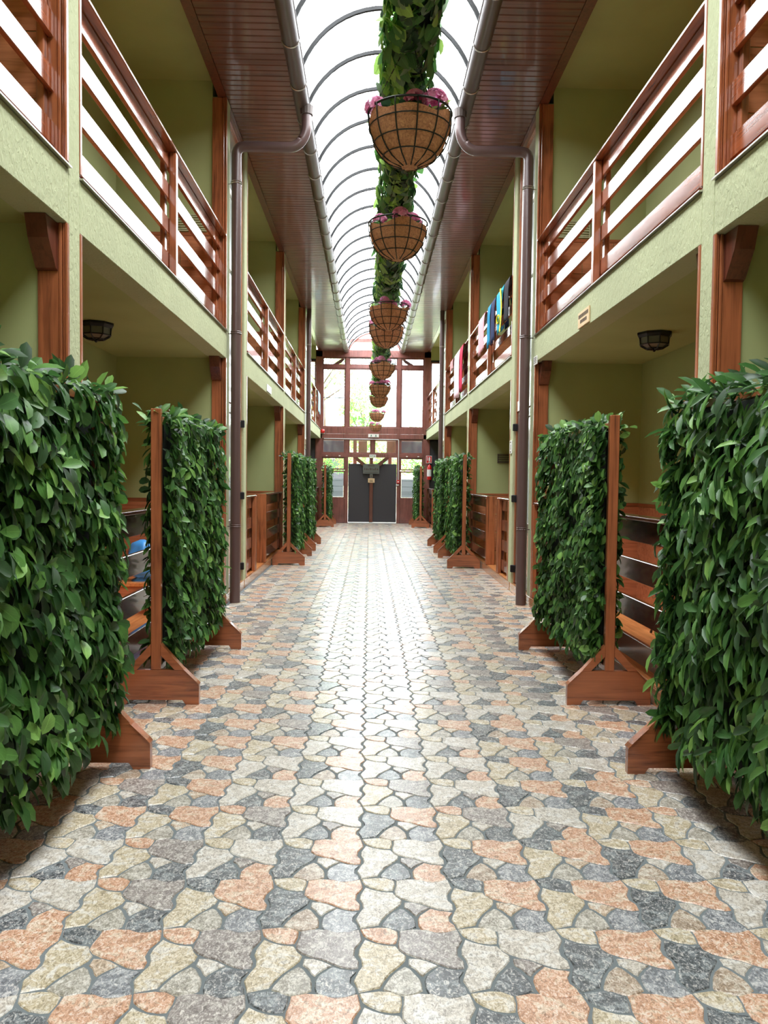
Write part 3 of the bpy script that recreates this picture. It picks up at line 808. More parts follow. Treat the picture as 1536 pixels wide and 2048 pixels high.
# ================= ivy garland and hanging baskets
GXc, GZc = .19, 3.85
ga = thing('ivy_garland', 'long thick garland of green ivy hung along the middle under the skylight', 'garland', (GXc, 12, GZc))
b = MB(); b.smooth = True
b.tube([(GXc+.012*math.sin(y*2.1), y, GZc+.012*math.sin(y*1.3)) for y in np.arange(-2, 19.0, .25)], .085, 10)
mkobj('core', b, 'shade_and_core', ga)
for y in np.arange(.83, 19, 3.5):
    mkobj('suspension_wire', MB().tube([(GXc, y, GZc+.08), (GXc, y, VZ+VR-.04)], .003, 4), 'wire', ga)
def ivy(n, ya, yb, objs):
    Y = RNG.uniform(ya, yb, n); a = RNG.uniform(0, 2*PI, n); r = RNG.uniform(.09, .145, n)
    P = np.stack([GXc+r*np.cos(a), Y, GZc+r*np.sin(a)], 1)
    rad = np.stack([np.cos(a), np.zeros(n), np.sin(a)], 1)
    tan = np.stack([-np.sin(a), np.zeros(n), np.cos(a)], 1)*np.sign(-np.cos(a))[:, None]
    D = tan*RNG.uniform(.2, 1, n)[:, None]+np.stack([np.zeros(n), RNG.normal(0, .7, n), -RNG.uniform(0, .4, n)], 1)+rad*RNG.uniform(.0, .45, n)[:, None]
    N = rad+RNG.normal(0, .3, (n, 3))
    L = RNG.uniform(.06, .115, n); Wd = L*RNG.uniform(.75, 1., n)
    left = np.cos(a) < -.2  # lit side put into leaf colour: lighter on the left, darker elsewhere
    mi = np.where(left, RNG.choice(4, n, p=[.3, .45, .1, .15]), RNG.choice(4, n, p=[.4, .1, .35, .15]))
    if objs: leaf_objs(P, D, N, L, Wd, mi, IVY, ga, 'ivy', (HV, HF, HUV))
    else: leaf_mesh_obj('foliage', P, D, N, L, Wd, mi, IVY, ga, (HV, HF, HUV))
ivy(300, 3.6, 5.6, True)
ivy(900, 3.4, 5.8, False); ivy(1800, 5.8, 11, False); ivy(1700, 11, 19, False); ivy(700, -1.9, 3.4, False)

def basket(y, label, rot, proto=None):
    BR, BH = .216, .27
    z = 3.40
    if proto:
        o = copy_tree(proto, (GXc, y, z)); o.rotation_euler = (0, 0, rot); o['label'] = label; return o
    t = thing('hanging_basket', label, 'hanging basket', (GXc, y, z), 'baskets hung under the ivy garland')
    prof = lambda h: BR*math.sqrt(max(0, 1-(h/BH)**2.2))          # radius at depth h
    w = MB(); w.smooth = True
    w.tube([(GXc+BR*math.cos(k*PI/18), y+BR*math.sin(k*PI/18), z) for k in range(36)], .0055, 6, closed=True)
    for h in (.075, .15, .215):
        r = prof(h)+.003; w.tube([(GXc+r*math.cos(k*PI/14), y+r*math.sin(k*PI/14), z-h) for k in range(28)], .0034, 5, closed=True)
    for k in range(12):
        a = 2*PI*k/12+.13
        w.tube([(GXc+(prof(h)+.003)*math.cos(a), y+(prof(h)+.003)*math.sin(a), z-h) for h in np.linspace(0, BH*.985, 9)], .0036, 5)
    mkobj('wire_frame', w, 'wire', t)
    l = MB(); l.smooth = True; NA = 40; hs = np.linspace(0, 1, 12)
    for i, q in enumerate(hs):
        for k in range(NA):
            a = 2*PI*k/NA; top = .012+.03*abs(math.sin(a*1.5+.6))+.012*math.sin(a*5)
            h = top+(BH-.004-top)*q; r = max(0.004, prof(h)-.004+.003*math.sin(a*9+i))
            l.v.append((GXc+r*math.cos(a), y+r*math.sin(a), z-h))
    for i in range(len(hs)-1):
        for k in range(NA): l.face((i*NA+k, i*NA+(k+1) % NA, (i+1)*NA+(k+1) % NA, (i+1)*NA+k))
    l.face([(len(hs)-1)*NA+k for k in range(NA)])
    rr = random.Random(4)
    for _ in range(260):                                          # loose fibres
        a = rr.uniform(0, 2*PI); h = BH*rr.choice((rr.uniform(.1, 1), rr.uniform(.85, 1))); r = prof(h)
        p = Vector((GXc+r*math.cos(a), y+r*math.sin(a), z-h)); q = p+Vector((math.cos(a)*rr.uniform(.002, .012), math.sin(a)*rr.uniform(.002, .012), -rr.uniform(0, .016)))
        q += Vector((rr.uniform(-.012, .012), rr.uniform(-.012, .012), 0)); n0 = len(l.v)
        l.v += [tuple(p), tuple(p+Vector((.0012, .0012, .001))), tuple(q)]; l.face((n0, n0+1, n0+2))
    mkobj('coir_liner', l, 'coir', t)
    s_ = MB(); s_.lathe([(.0, -.05), (.185, -.05)], (GXc, y, z), 20); mkobj('soil', s_, 'bark', t)
    for k in range(3):
        a = 2*PI*k/3+.9; p0 = Vector((GXc+BR*math.cos(a), y+BR*math.sin(a), z)); p1 = Vector((GXc, y, z+.40))
        c = MB(); N_ = 13
        for i in range(N_):
            q0 = p0.lerp(p1, i/N_); q1 = p0.lerp(p1, (i+.85)/N_); c.tube([q0, q1], .0026 if i % 2 else .0014, 4)
        mkobj('chain', c, 'wire', t)
    def clump(cx, cy, cz, r, nfl, name, seed):
        rg = np.random.default_rng(seed); P = []; D = []; N = []
        for i in range(nfl):
            v = rg.normal(0, 1, 3); v[2] = abs(v[2]); v /= np.linalg.norm(v); c = np.array([cx, cy, cz])+v*r
            u = np.cross(v, [.3, .5, .8]); u /= np.linalg.norm(u); w_ = np.cross(v, u)
            for k in range(5):
                a = 2*PI*k/5; d = u*math.cos(a)+w_*math.sin(a); P.append(c); D.append(d+v*.5); N.append(v)
        n = len(P); return leaf_mesh_obj(name, np.array(P), np.array(D), np.array(N), np.full(n, .027), np.full(n, .023), rg.choice(2, n, p=[.65, .35]), [M['pink'], M['pinkl']], t, (HV, HF, HUV), False)
    clump(GXc-.175, y-.06, z+.0, .05, 34, 'flower_head', 1); clump(GXc+.02, y-.1, z+.02, .05, 44, 'flower_head', 2)
    clump(GXc+.12, y-.09, z+.02, .06, 50, 'flower_head', 3); clump(GXc-.02, y+.13, z+.02, .045, 26, 'flower_head', 4)
    n = 46; rg = np.random.default_rng(9); a = rg.uniform(0, 2*PI, n); r = rg.uniform(.08, .19, n)
    P = np.stack([GXc+r*np.cos(a), y+r*np.sin(a), z-.04+rg.uniform(0, .04, n)], 1)
    D = np.stack([np.cos(a), np.sin(a), rg.uniform(-.1, .8, n)], 1)
    leaf_mesh_obj('flower_leaves', P, D, np.tile([0, 0, 1.], (n, 1))+rg.normal(0, .3, (n, 3)), rg.uniform(.04, .07, n), rg.uniform(.03, .05, n), rg.choice(4, n), IVY, t, (HV, HF, HUV))
    return t
order = ['nearest of the nine, the largest in view', 'second from the viewer', 'third from the viewer, with two tall blooms', 'fourth from the viewer, close behind the third',
         'fifth from the viewer, in front of the gate window', 'sixth from the viewer', 'seventh from the viewer', 'eighth from the viewer', 'ninth and last, just above the exit sign']
by = [4.13, 5.85, 8.57, 9.69, 12.69, 15.56, 17.6, 21.9, 26.6]
pro = None
for i, y in enumerate(by):
    o = basket(y, 'coir-lined wire basket of pink flowers, '+order[i], i*1.3, pro)
    if pro is None: pro = o
for y in by[7:]:
    tag(mkobj('basket_wire', MB().tube([(GXc, y, 3.8), (GXc, y, VZ+VR-.04)], .003, 4), 'wire'), 'thin wire holding the %s basket before the gate' % ('eighth' if y < 25 else 'ninth'), 'wire')

# ================= ceiling lamps
def lamp(x, y, label):
    t = thing('ceiling_lamp', label, 'ceiling lamp', (x, y, ZB), 'octagonal porch lamps')
    b = MB(); b.lathe([(0, 0), (.165, 0), (.165, -.02), (.15, -.045), (.0, -.045)], (x, y, ZB), 8); mkobj('canopy', b, 'black', t)
    b = MB(); b.lathe([(.135, -.045), (.13, -.11), (.07, -.145), (.0, -.15)], (x, y, ZB), 8); mkobj('glass_bowl', b, 'lamp_frost', t)
    b = MB()
    for k in range(8):
        a = 2*PI*k/8; ca, sa = math.cos(a), math.sin(a)
        b.tube([(x+r*ca, y+r*sa, ZB+z) for r, z in ((.142, -.045), (.136, -.112), (.074, -.15), (.0, -.156))], .006, 5)
    b.tube([(x+.138*math.cos(a*PI/4), y+.138*math.sin(a*PI/4), ZB-.112) for a in range(8)], .006, 5, closed=True)
    b.tube([(x+.075*math.cos(a*PI/4), y+.075*math.sin(a*PI/4), ZB-.149) for a in range(8)], .005, 5, closed=True)
    mkobj('cage', b, 'black', t)
    b = MB(); b.lathe([(0, -.15), (.014, -.155), (.014, -.17), (0, -.18)], (x, y, ZB), 8); mkobj('finial', b, 'black', t)
lamp(-2.56, 7.4, 'black octagonal cage lamp under the porch ceiling on the left')
lamp(2.70, 7.47, 'black octagonal cage lamp under the porch ceiling on the right')

# ================= gate wall
GC = .1
def g2(mb, xa, xb, za, zb, y0=27.45, y1=27.55, c=.006): mb.box(GC+xa, GC+xb, y0, y1, za, zb, c); return mb
gw = struct_root('wall_front', (GC, 27.5, 0), 'brown timber-framed end wall with the gate and large windows')
fr = MB()
for q in (-1, 1):
    g2(fr, q*1.77, q*2.0, 0, 5.98, 27.4, 27.6); g2(fr, q*.85, q*.965, 0, 5.78, 27.44, 27.58)
    g2(fr, q*.965, q*1.77, 0, .06)
g2(fr, -2.0, 2.0, 5.77, 6.02, 27.4, 27.6); g2(fr, -1.77, 1.77, 5.39, 5.49); g2(fr, -1.77, 1.77, 3.12, 3.34, 27.42, 27.58); g2(fr, -2.0, 2.0, 2.95, 3.11, 27.4, 27.6)
g2(fr, -1.77, 1.77, 2.30, 2.43, 27.43, 27.58); g2(fr, -.05, .05, 2.43, 2.95)
mkobj('timber_frame', fr, 'gate_wood', gw)
for q in (-1, 1):
    br = MB().prism([(GC+q*.98, 5.76), (GC+q*1.08, 5.76), (GC+q*1.62, 5.42), (GC+q*1.62, 5.34), (GC+q*1.5, 5.38), (GC+q*1.1, 5.62)], 'y', 27.6, 27.68)
    mkobj('curved_brace', br, 'wood_dark', gw)
    # wall pieces outside the posts, over and under the side windows; the lowest is a shade sheet
    mkobj('side_wall_and_shade', MB().box(GC+q*2.0, X(q, DREC), 27.45, 27.6, 5.7, 6.3), 'paint', gw)
    mkobj('side_window_rail', MB().box(GC+q*2.0, X(q, DREC), 27.43, 27.57, 5.64, 5.7), 'black', gw)
    mkobj('side_wall_and_shade', MB().box(GC+q*2.0, X(q, DREC), 27.45, 27.6, 2.9, 3.3), 'gate_wood', gw)
    mkobj('side_wall_and_shade', MB().box(GC+q*2.0, X(q, DREC), 27.45, 27.6, 0, 2.95), 'gate_black', gw)  # dark sheet painting the shade of the lower opening
mkobj('gable_board', MB().box(-3.1, 3.4, 27.45, 27.6, 6.3, 6.42), 'gate_wood', gw)
b = MB(); b.smooth = True; b.tube([(x, 27.45, z) for x, z in arc(RR-.02)], .035, 6); mkobj('end_arch', b, 'gate_wood', gw)
wn = 1
def window(panes, bars, label, frost=None, m='gate_wood'):
    global wn
    w = struct_root('window_%d' % wn, (GC, 27.5, panes[0][2]), label); wn += 1
    for (a, b_, z0, z1) in panes:
        f = MB(); g2(f, a, a+.045, z0, z1, 27.47, 27.54, .004); g2(f, b_-.045, b_, z0, z1, 27.47, 27.54, .004); g2(f, a+.045, b_-.045, z0, z0+.045, 27.47, 27.54, .004); g2(f, a+.045, b_-.045, z1-.045, z1, 27.47, 27.54, .004)
        fo = mkobj('window_frame', f, m, w)
        mkobj('pane', g2(MB(), a+.045, b_-.045, z0+.045, z1-.045, 27.5, 27.506, 0), 'glass', fo)
    for (a, b_, z0, z1) in bars: mkobj('glazing_bar', g2(MB(), a, b_, z0, z1, 27.48, 27.53, .003), 'black', w)
window([(-1.77, -.965, 3.34, 5.39), (-1.77, -.965, 5.49, 5.77)], [(-1.725, -1.01, 4.36, 4.385)], 'upper left gate window with a horizontal bar')
window([(-.85, .85, 3.34, 5.39), (-.85, .85, 5.49, 5.77)], [], 'upper middle gate window')
window([(.965, 1.77, 3.34, 5.39), (.965, 1.77, 5.49, 5.77)], [], 'upper right gate window')
window([(-1.77, -.965, 2.43, 2.95), (-.85, -.05, 2.43, 2.95), (.05, .85, 2.43, 2.95), (.965, 1.77, 2.43, 2.95)], [], 'row of four low transom windows over the gate')
for q in (-1, 1):
    a, b_ = sorted((q*.965, q*1.77))
    window([(a, b_, 1.86, 2.30), (a, b_, .86, 1.83)], [], 'narrow %s side window of the gate, frosted below' % SN[q])
    mkobj('frosted_film', g2(MB(), a+.05, b_-.05, .91, 1.55, 27.492, 27.498, 0), 'frost', gw)
    for z in (1.0, 1.05, 1.1, 1.28, 1.48): mkobj('film_stripe', g2(MB(), a+.08, b_-.08, z, z+.012, 27.488, 27.491, 0), 'glass', gw)
    pn = mkobj('lower_panel', g2(MB(), a, b_, .06, .86, 27.47, 27.53), 'gate_wood', gw)
    a, b_ = sorted((q*2.0, X(q, DREC)-GC))
    window([(a, b_, 3.3, 5.64)], [], 'tall %s corner window behind the balcony' % SN[q])
# arched lunette sheet
b = MB(); A1 = arc(RR-.03); b.prism([(x, z) for x, z in A1], 'y', 27.5, 27.506); mkobj('lunette_pane', b, 'glass', gw)
# gate
gt = struct_root('door_5', (GC, 27.5, 0), 'charcoal double gate with a slim post and carved sign')
for q in (-1, 1):
    a, b_ = sorted((q*.005, q*.845)); mkobj('gate_leaf', g2(MB(), a, b_, .03, 2.08, 27.5, 27.54), 'gate_black', gt)
g2m = MB(); g2(g2m, -.1, .02, .03, 2.29, 27.38, 27.46); mkobj('gate_post', g2m, 'wood_dark', gt)
for q in (-1, 1):
    mkobj('gate_brace', MB().prism([(GC-.04+q*.06, 1.80), (GC-.04+q*.06, 1.96), (GC-.04+q*.48, 2.3), (GC-.04+q*.66, 2.3)], 'y', 27.39, 27.45), 'wood_dark', gt)
mkobj('threshold', MB().box(GC-.85, GC+.85, 27.36, 27.5, 0, .025, .004), 'roof_white', gt)
def sign(name, xa, xb, za, zb, y, m, label, cat, marks=(), thick=.02, markm='ink'):
    t = thing(name, label, cat, ((xa+xb)/2, y, za)); mkobj('board', MB().box(xa, xb, y, y+thick, za, zb, .002), m, t)
    k = MB()
    for (a, b_, c, d) in marks: k.box(xa+(xb-xa)*a, xa+(xb-xa)*b_, y-.003, y, za+(zb-za)*c, za+(zb-za)*d)
    if marks: mkobj('marks', k, markm, t)
    return t
lets = [(.08+i*.11, .08+i*.11+.055+.02*(i % 2), .38, .62-.05*(i % 3)) for i in range(8)] + [(.08, .92, .12, .16), (.3, .7, .8, .9)]
sign('carved_sign', GC-.33, GC+.24, 1.73, 2.06, 27.35, 'grey_sign', 'dark grey carved sign hung on the gate post', 'sign', lets)
sign('small_plate', GC-.09, GC+.01, 1.58, 1.72, 27.355, 'grey_sign', 'small worn plate right under the carved sign on the gate', 'sign', [(.3, .7, .2, .7)])
sign('paper_notice', GC-.15, GC+.08, 1.42, 1.57, 27.352, 'beige_p' if 'beige_p' in M else 'plaque', 'small pale notice on the gate post under the two signs', 'sign', [(.2, .8, .6, .68), (.2, .7, .4, .48), (.2, .8, .2, .28)])
def man(cx, k): return [(cx-.02, cx+.02, .62, .84), (cx-.05, cx+.05, .3, .62), (cx-.07, cx-.03, .12, .3), (cx+.03, cx+.07, .12, .3)]
sign('exit_sign', GC-.16, GC+.21, 3.0, 3.115, 27.36, 'white', 'white emergency exit sign with two green running figures, on the beam above the gate windows', 'sign', man(.28, 0)+man(.72, 0), .03, 'green_sign')
sign('exit_sign', GC-.11, GC+.12, 2.31, 2.40, 27.37, 'white', 'smaller green and white exit sign on the gate lintel', 'sign', man(.22, 0)+man(.78, 0)+[(.4, .6, .4, .6)], .03, 'green_sign')
t = thing('fire_alarm', 'red fire alarm call point right of the gate at the end of a conduit', 'alarm', (GC+.905, 27.4, 1.4))
mkobj('case', MB().box(GC+.85, GC+.96, 27.38, 27.43, 1.4, 1.52, .01), 'red', t); mkobj('button', MB().box(GC+.88, GC+.93, 27.374, 27.38, 1.44, 1.48), 'white', t)
mkobj('label_plate', MB().box(GC+.83, GC+.93, 27.41, 27.43, 1.33, 1.37), 'white', t)
tag(mkobj('conduit', MB().tube(roundpath([(GC+.905, 27.38, 1.53), (GC+.905, 27.38, 2.93), (GC-1.7, 27.38, 2.94)], .04), .012, 6), 'roof_white'), 'thin pale conduit above and right of the gate', 'conduit')
t = thing('alarm_siren', 'dark red alarm siren at the left end of the gate beam', 'alarm', (GC-1.75, 27.36, 3.14))
b = MB(); b.smooth = True; b.lathe([(0, 0), (.07, .01), (.08, .06), (.06, .12), (0, .15)], (GC-1.75, 27.33, 3.12), 14); mkobj('dome', b, 'red', t)
mkobj('base', MB().box(GC-1.82, GC-1.68, 27.37, 27.4, 3.11, 3.26), 'white', t)
for i, x in enumerate((-1.6, -1.15, 1.2, 1.6)):
    tag(mkobj('sensor', MB().box(GC+x-.03, GC+x+.03, 27.4, 27.43, 2.33, 2.36, .004), 'white'), 'tiny white contact sensor over the %s window beside the gate, %s one' % ('left' if x < 0 else 'right', ('outer', 'inner', 'inner', 'outer')[i]), 'sensor')
# extinguisher and its sign on the right outer post
ex = GC+1.98; ye = 27.26
t = thing('fire_extinguisher', 'red fire extinguisher hung on the right gate post', 'fire extinguisher', (ex, ye, 1.55))
b = MB(); b.smooth = True; b.lathe([(0, 0), (.075, .0), (.08, .02), (.08, .42), (.06, .49), (.02, .52), (.02, .55), (0, .55)], (ex, ye, 1.54), 18); mkobj('cylinder', b, 'red', t)
b = MB(); b.smooth = True; b.lathe([(.081, .12), (.081, .36)], (ex, ye, 1.54), 18); mkobj('label_band', b, 'white', t)
mkobj('handle', MB().box(ex-.06, ex+.03, ye-.015, ye+.015, 2.09, 2.11, .003), 'black', t)
mkobj('hose', MB().tube(roundpath([(ex+.02, ye, 2.08), (ex+.12, ye, 2.05), (ex+.1, ye, 1.7)], .04), .01, 6), 'black', t)
sign('extinguisher_sign', ex-.11, ex+.09, 2.12, 2.38, 27.36, 'white', 'red and white fire extinguisher sign on the right gate post', 'sign', [(.06, .94, .05, .95)], .01, 'red')
k = MB(); 
for (a, b_, c, d) in ((.2, .3, .35, .85), (.45, .72, .3, .75), (.52, .66, .75, .86), (.4, .8, .12, .2)): k.box(ex-.11+.2*a, ex-.11+.2*b_, 27.352, 27.357, 2.12+.26*c, 2.12+.26*d)
tag(mkobj('pictogram', k, 'white', [o_ for o_ in COL.objects if o_.name.startswith('extinguisher_sign')][0]), 'white pictogram', 'x'); 
_p = [o_ for o_ in COL.objects if o_.name.startswith('pictogram')][0]; del _p['category']

# ================= plaques on the beams and pillars
def side_plate(s, y0, y1, z0, z1, m, label, marks, mm='ink', cat='sign', name='plaque'):
    t = thing(name, label, cat, (X(s, -.01), (y0+y1)/2, z0)); mkobj('board', MB().box(X(s, -.014), X(s, -.001), y0, y1, z0, z1, .002), m, t)
    k = MB()
    for (a, b_, c, d) in marks: k.box(X(s, -.0165), X(s, -.014), y0+(y1-y0)*a, y0+(y1-y0)*b_, z0+(z1-z0)*c, z0+(z1-z0)*d)
    if marks: mkobj('lettering', k, mm, t)
l1 = [(.08+i*.11, .15+i*.11, .60, .82) for i in range(8)]+[(.2+i*.12, .28+i*.12, .25, .45) for i in range(5)]
side_plate(1, 7.05, 7.42, 2.955, 3.1, 'plaque', 'tan plaque with two lines of brown lettering on the right beam', l1)
side_plate(-1, 13.05, 13.6, 2.965, 3.08, 'white', 'small white plaque on the left beam past the downpipe', [])
side_plate(1, 10.78, 10.92, 1.9, 2.08, 'white', 'narrow white plate with dark figures on the right stairwell pillar', [(.3, .7, .82, .92), (.3, .45, .3, .7), (.3, .7, .08, .18)])
side_plate(1, 9.24, 9.41, 2.9, 3.0, 'white', 'white louvred box on the right beam beside the downpipe', [(.05, .95, z, z+.06) for z in (.2, .4, .6, .8)], 'gutter', 'sensor', 'louvred_box')
side_plate(-1, 20.64, 20.76, 2.15, 2.3, 'white', 'small white plate on the farther left stairwell pillar', [])
# vent grilles on the porch end walls
def grille(x0, x1, y, z0, z1, label, m='stucco', n=6):
    t = thing('vent_grille', label, 'vent', ((x0+x1)/2, y, z0))
    f = MB(); e = .015
    for q in ((x0, x0+e, z0, z1), (x1-e, x1, z0, z1), (x0+e, x1-e, z0, z0+e), (x0+e, x1-e, z1-e, z1)): f.box(q[0], q[1], y-.02, y, q[2], q[3], .002)
    mkobj('grille_frame', f, m, t)
    for k in range(n):
        z = z0+e+(z1-z0-2*e)*(k+.5)/n; mkobj('louvre', MB().box(x0+e, x1-e, y-.018, y-.004, z-.008, z+.008, .002), m, t)
grille(-2.32, -1.93, 9.42, 4.42, 4.62, 'pale green louvred vent on the upper left porch end wall')
grille(2.2, 2.6, 9.42, 4.42, 4.62, 'pale green louvred vent on the upper right porch end wall')
grille(2.55, 2.8, 15.62, 1.88, 2.06, 'grey louvred vent on the lower right end wall past the downpipe', 'gutter', 4)

# ================= porch furniture and bits
bx, by0, by1, bz = -2.05, 7.9, 8.35, .45
t = thing('wooden_bench', 'low orange-brown wooden bench holding a blue bag, behind the left porch fence', 'bench', (-2.5, 8.1, ZD))
mkobj('seat', MB().box(-2.99, bx, by0, by1, .41, bz, .004), 'deck', t); mkobj('apron', MB().box(-2.95, bx-.03, by0+.02, by0+.045, .31, .409), 'tile', t)
for (x, y) in ((-2.93, 7.95), (-2.93, 8.3), (-2.1, 7.95), (-2.1, 8.3)): mkobj('leg', MB().box(x-.025, x+.025, y-.003, y+.04, ZD, .409, .003), 'wood_z', t)
def blob(cx, cy, cz, rx, ry, h, seed, amp=.12):
    b = MB(); b.smooth = True; n, m_ = 22, 12; r_ = random.Random(seed); ph = [r_.uniform(0, 6) for _ in range(6)]
    for i in range(m_+1):
        q = i/m_
        rad = (math.sin(min(1, q*1.15)*PI*.5)**.5 if q < .12 else 1) * (1-.55*q**2.2)
        if i == 0: rad = .72
        if i == m_: rad = .12
        for k in range(n):
            a = 2*PI*k/n; w = 1+amp*math.sin(3*a+ph[0]+q*4)+amp*.6*math.sin(7*a+ph[1]-q*6)
            b.v.append((cx+rx*rad*w*math.cos(a), cy+ry*rad*w*math.sin(a), cz+h*q))
    for i in range(m_):
        for k in range(n): b.face((i*n+k, i*n+(k+1) % n, (i+1)*n+(k+1) % n, (i+1)*n+k))
    b.face([k for k in range(n-1, -1, -1)]); b.face([m_*n+k for k in range(n)])
    return b
tag(mkobj('plastic_bag', blob(-2.34, 8.12, bz, .17, .15, .42, 3), 'bluebag'), 'bulging blue plastic bag on the bench behind the left fence', 'bag')
for i, (x, y) in enumerate(((-2.70, 8.02), (-2.62, 8.12), (-2.60, 7.98))):
    b = MB(); b.smooth = True
    pr = [(0, 0), (.036, .002), (.038, .02), (.038, .15), (.03, .19), (.014, .22), (.014, .24)]
    b.lathe(pr, (x, y, bz), 14); t = thing('plastic_bottle', 'clear plastic water bottle on the bench beside the blue bag, %s of three' % ('leftmost', 'middle', 'rightmost')[i], 'bottle', (x, y, bz), 'bottles on the bench')
    mkobj('body', b, 'bottle', t); c = MB(); c.lathe([(.015, .235), (.015, .255), (0, .255)], (x, y, bz), 12); mkobj('cap', c, 'white', t)
t = thing('folding_chair', 'dark metal folding chair behind the right porch fence', 'chair', (2.8, 6.9, ZD))
b = MB()
for x in (2.62, 3.0):
    b.tube([(x, 7.15, ZD+.012), (x, 6.72, .92)], .012, 6); b.tube([(x, 6.68, ZD+.012), (x, 7.1, .56)], .012, 6)
mkobj('chair_frame', b, 'black', t); mkobj('seat', MB().box(2.61, 3.01, 6.78, 7.12, .555, .58, .006), 'black', t); mkobj('backrest', MB().box(2.61, 3.01, 6.71, 6.74, .78, .92, .006), 'black', t)
t = thing('wooden_chair', 'brown wooden chair behind the upper right railing with laundry', 'chair', (2.5, 11.9, ZS+.01))
zf = ZS+.01
for (x, y) in ((2.3, 11.7), (2.3, 12.1), (2.68, 11.7), (2.68, 12.1)): mkobj('leg', MB().box(x-.02, x+.02, y-.02, y+.02, zf, zf+(.95 if x > 2.5 else .45), .003), 'wood_z', t)
mkobj('seat', MB().box(2.27, 2.655, 11.68, 12.12, zf+.452, zf+.48, .005), 'wood_x', t); mkobj('backrest', MB().box(2.665, 2.695, 11.73, 12.07, zf+.6, zf+.93, .005), 'wood_y', t)

# ================= laundry
def drape(name, s, y0, y1, zf_, zb_, m, label, cat, taper=0., wav=.012):
    b = MB(); b.smooth = True; zt = ZS+1.14; ny = 14
    prof = [(-.022, zf_+(zt-zf_)*k/8) for k in range(8)]+[(-.018, zt-.004), (-.004, zt+.006), (.06, zt+.008), (.15, zt+.006), (.172, zt-.006)]+[(.176, zt-(zt-zb_)*k/5) for k in range(1, 6)]
    for off in (0, .006):
        for j in range(ny+1):
            q = j/ny
            for i, (d, z) in enumerate(prof):
                hang = max(0, (zt-z)/max(.01, zt-zf_)); sgn = -1 if i < 9 else (1 if i > 11 else 0)
                yy = y0+(y1-y0)*(.5+(q-.5)*(1-taper*hang))
                wv = (wav*(1+math.sin(q*17+i*.25))*.9*min(1, hang*3+.12))*sgn
                b.v.append((X(s, d+wv+(sgn or 0)*off), yy, z-(0 if sgn else -off)+.025*hang*math.sin(q*5+y0)*(i == 0)))
    P_ = len(prof); Q = (ny+1)*P_
    for j in range(ny):
        for i in range(P_-1):
            a = j*P_+i; b.face((a, a+1, a+P_+1, a+P_)); b.face((Q+a, Q+a+P_, Q+a+P_+1, Q+a+1))
    for i in range(P_-1):
        for j in (0, ny): a = j*P_+i; b.face((a, Q+a, Q+a+1, a+1))
    for j in range(ny):
        for i in (0, P_-1): a = j*P_+i; b.face((a, a+P_, Q+a+P_, Q+a))
    o = mkobj(name, b, m); tag(o, label, cat, 'laundry over the railings'); return o
drape('swim_shorts', 1, 11.05, 11.5, 3.8, 4.0, cloth('black_cloth', srgb(34, 34, 42)), 'black garment hung nearest the pillar on the upper right railing', 'clothes', .2)
o = drape('swimsuit', 1, 11.52, 12.2, 3.75, 4.1, cloth('turquoise_cloth', srgb(30, 160, 190)), 'turquoise garment with a yellow stripe and trim on the upper right railing', 'clothes', .45)
yb = MB(); 
for k in range(14):
    z = 4.37-k*.045; yy = 11.70-.10*math.sin(k/13*PI)
    yb.box(X(1, -.056), X(1, -.05), yy-.045, yy+.045, z-.045, z)
mkobj('yellow_stripe', yb, cloth('yellow_cloth', srgb(230, 216, 60)), o)
yb = MB(); yb.tube([(X(1, -.055), 11.86+.12*math.cos(a*PI/8), 3.95+.06*math.sin(a*PI/8)) for a in range(16)], .012, 5, closed=True); mkobj('yellow_trim', yb, cloth('yellow_cloth', srgb(230, 216, 60)), o)
drape('trousers', 1, 12.28, 12.72, 3.72, 3.95, cloth('navy_cloth', srgb(30, 46, 86)), 'navy trousers hung between turquoise garments on the upper right railing', 'clothes', .1)
drape('blue_shorts', 1, 12.74, 13.1, 3.72, 4.0, cloth('blue_cloth', srgb(30, 136, 180)), 'blue printed shorts beside the middle post on the upper right railing', 'clothes', .1)
drape('towel', 1, 13.42, 14.2, 3.76, 3.9, cloth('pink_stripe_cloth', srgb(240, 200, 206), (srgb(226, 140, 156), 5)), 'pale pink patterned towel past the middle post, upper right railing', 'towel')
drape('red_scarf', 1, 16.5, 17.1, 3.42, 3.7, cloth('crimson_cloth', srgb(196, 30, 70)), 'crimson cloth beside the pink towel in the farther upper right bay', 'clothes', .2)
drape('towel', 1, 17.12, 18.2, 3.36, 3.7, cloth('light_pink_cloth', srgb(244, 190, 206), (srgb(250, 226, 232), 3)), 'long light pink towel in the farther upper right bay', 'towel')
drape('floral_top', 1, 18.4, 19.1, 4.15, 4.2, cloth('floral_cloth', srgb(230, 190, 190), (srgb(180, 70, 80), 14)), 'short floral top at the far end of the farther upper right bay', 'clothes')
drape('towel', -1, 25.4, 26.6, 3.7, 3.8, cloth('light_blue_cloth', srgb(160, 206, 226)), 'light blue towel on the last upper left railing beside the gate', 'towel')

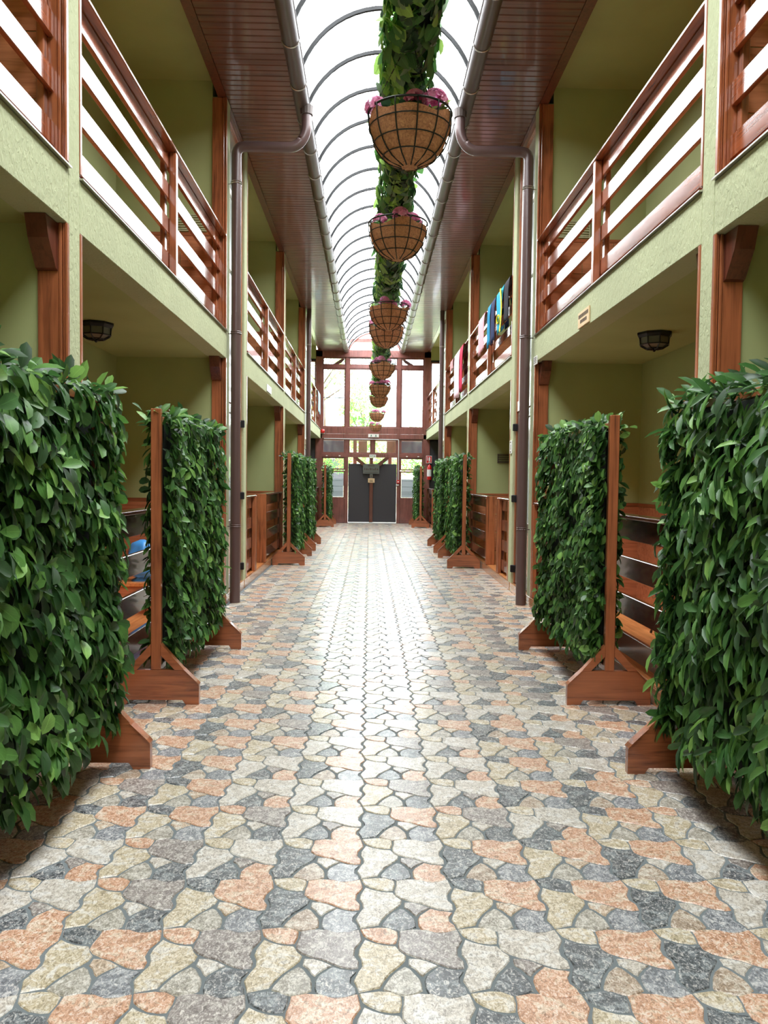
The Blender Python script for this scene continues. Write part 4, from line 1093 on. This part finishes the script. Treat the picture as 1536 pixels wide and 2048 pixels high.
# ================= outdoors beyond the gate
tag(mkobj('outdoor_ground', MB().box(-40, 40, 27.75, 90, -.2, -.03), 'asphalt'), 'pale paved ground outside beyond the gate', 'ground'); COL.objects[-1]['kind'] = 'structure'
def tree(x, y, z0, h, r, n, label, sparse=.3, seed=1, name='tree', ll=.12):
    t = thing(name, label, 'tree' if name == 'tree' else 'shrub', (x, y, -.03)); rg = np.random.default_rng(seed)
    b = MB(); b.smooth = True; b.tube([(x, y, -.03), (x+.1, y, z0*.6), (x, y+.05, z0+h*.5)], [.14, .11, .05], 8)
    for k in range(7):
        a = k*2.4; b.tube([(x+.03, y, z0+h*.1*k*.5), (x+r*.7*math.cos(a), y+r*.7*math.sin(a), z0+h*(.3+.09*k))], [.04, .01], 5)
    mkobj('trunk', b, 'bark', t)
    v = rg.normal(0, 1, (n, 3)); v /= np.linalg.norm(v, axis=1)[:, None]; rad = rg.uniform(.25, 1, n)**(sparse)
    lump = 1+.22*np.sin(v[:, 0]*7+seed)+.18*np.sin(v[:, 2]*9)
    P = np.stack([x+v[:, 0]*r*rad*lump, y+v[:, 1]*r*rad*lump, z0+h*.5+v[:, 2]*h*.5*rad*lump], 1)
    leaf_mesh_obj('crown', P, rg.normal(0, 1, (n, 3)), rg.normal(0, 1, (n, 3)), ll*rg.uniform(.6, 1.2, n), ll*.6*rg.uniform(.6, 1.2, n), rg.choice(2, n), OUTL, t, (HV, HF, HUV))
tree(-.3, 32.5, 2.6, 3.1, 1.1, 3600, 'bright green tree in the middle gate window', .5, 5)
tree(-1.9, 31.0, 4.6, 2.6, 1.7, 1500, 'sparse overhanging tree in the upper left gate window', .6, 6, 'tree', .1)
tree(-3.4, 31.5, 3.0, 3.6, 1.4, 1500, 'thin tree behind the far left corner window', .6, 9, 'tree', .1)
tree(2.3, 33.5, 3.0, 1.4, .7, 500, 'low twiggy tree right of the middle gate window', .7, 8, 'tree', .09)
for i, (x, lab) in enumerate(((-2.0, 'left'), (.1, 'middle'), (2.3, 'right'))):
    tree(x, 31.0, 1.5, 1.5, 1.2, 1900, 'light green hedge bush behind the gate, %s one' % lab, .4, 20+i, 'bush', .1)
t = thing('neighbour_house', 'pale low house with a long light roof far behind the gate', 'building', (0, 44, -.03))
mkobj('wall', MB().box(-9, 8, 41, 47, -.03, 4.0), 'wall_plain', t)
mkobj('roof', MB().prism([(39.8, 3.95), (44, 5.6), (48.2, 3.95), (48.2, 3.8), (39.8, 3.8)], 'x', -9.6, 8.6), 'roof_white', t)
for k in range(6): mkobj('window', MB().box(-7.5+k*2.6, -6.3+k*2.6, 40.96, 41.0, 1.2, 2.6, .01), 'gate_black', t)
t = thing('pergola', 'dark timber pergola standing just outside the gate', 'pergola', (GC, 29.3, -.03))
for x in (-2.4, -.55, .75, 2.6): mkobj('post', MB().box(x-.07, x+.07, 29.2, 29.34, -.03, 2.96, .008), 'wood_dark', t)
mkobj('beam', MB().box(-3.2, 3.4, 29.18, 29.36, 2.96, 3.12, .008), 'wood_dark', t)
mkobj('canopy_fascia', MB().box(-3.2, -.95, 29.0, 29.06, 2.52, 2.95, .004), 'gate_black', t); mkobj('canopy_fascia', MB().box(1.15, 3.4, 29.0, 29.06, 2.52, 2.95, .004), 'gate_black', t)
mkobj('canopy_panel', MB().box(-.42, -.1, 29.0, 29.05, 2.5, 2.95, .004), 'wood_dark', t); mkobj('canopy_panel', MB().box(.62, 1.1, 29.0, 29.05, 2.5, 2.95, .004), 'wood_dark', t)
for k in range(12): mkobj('rafter', MB().box(-3.0+k*.55, -2.93+k*.55, 28.5, 30.6, 3.12, 3.22, .006), 'wood_dark', t)
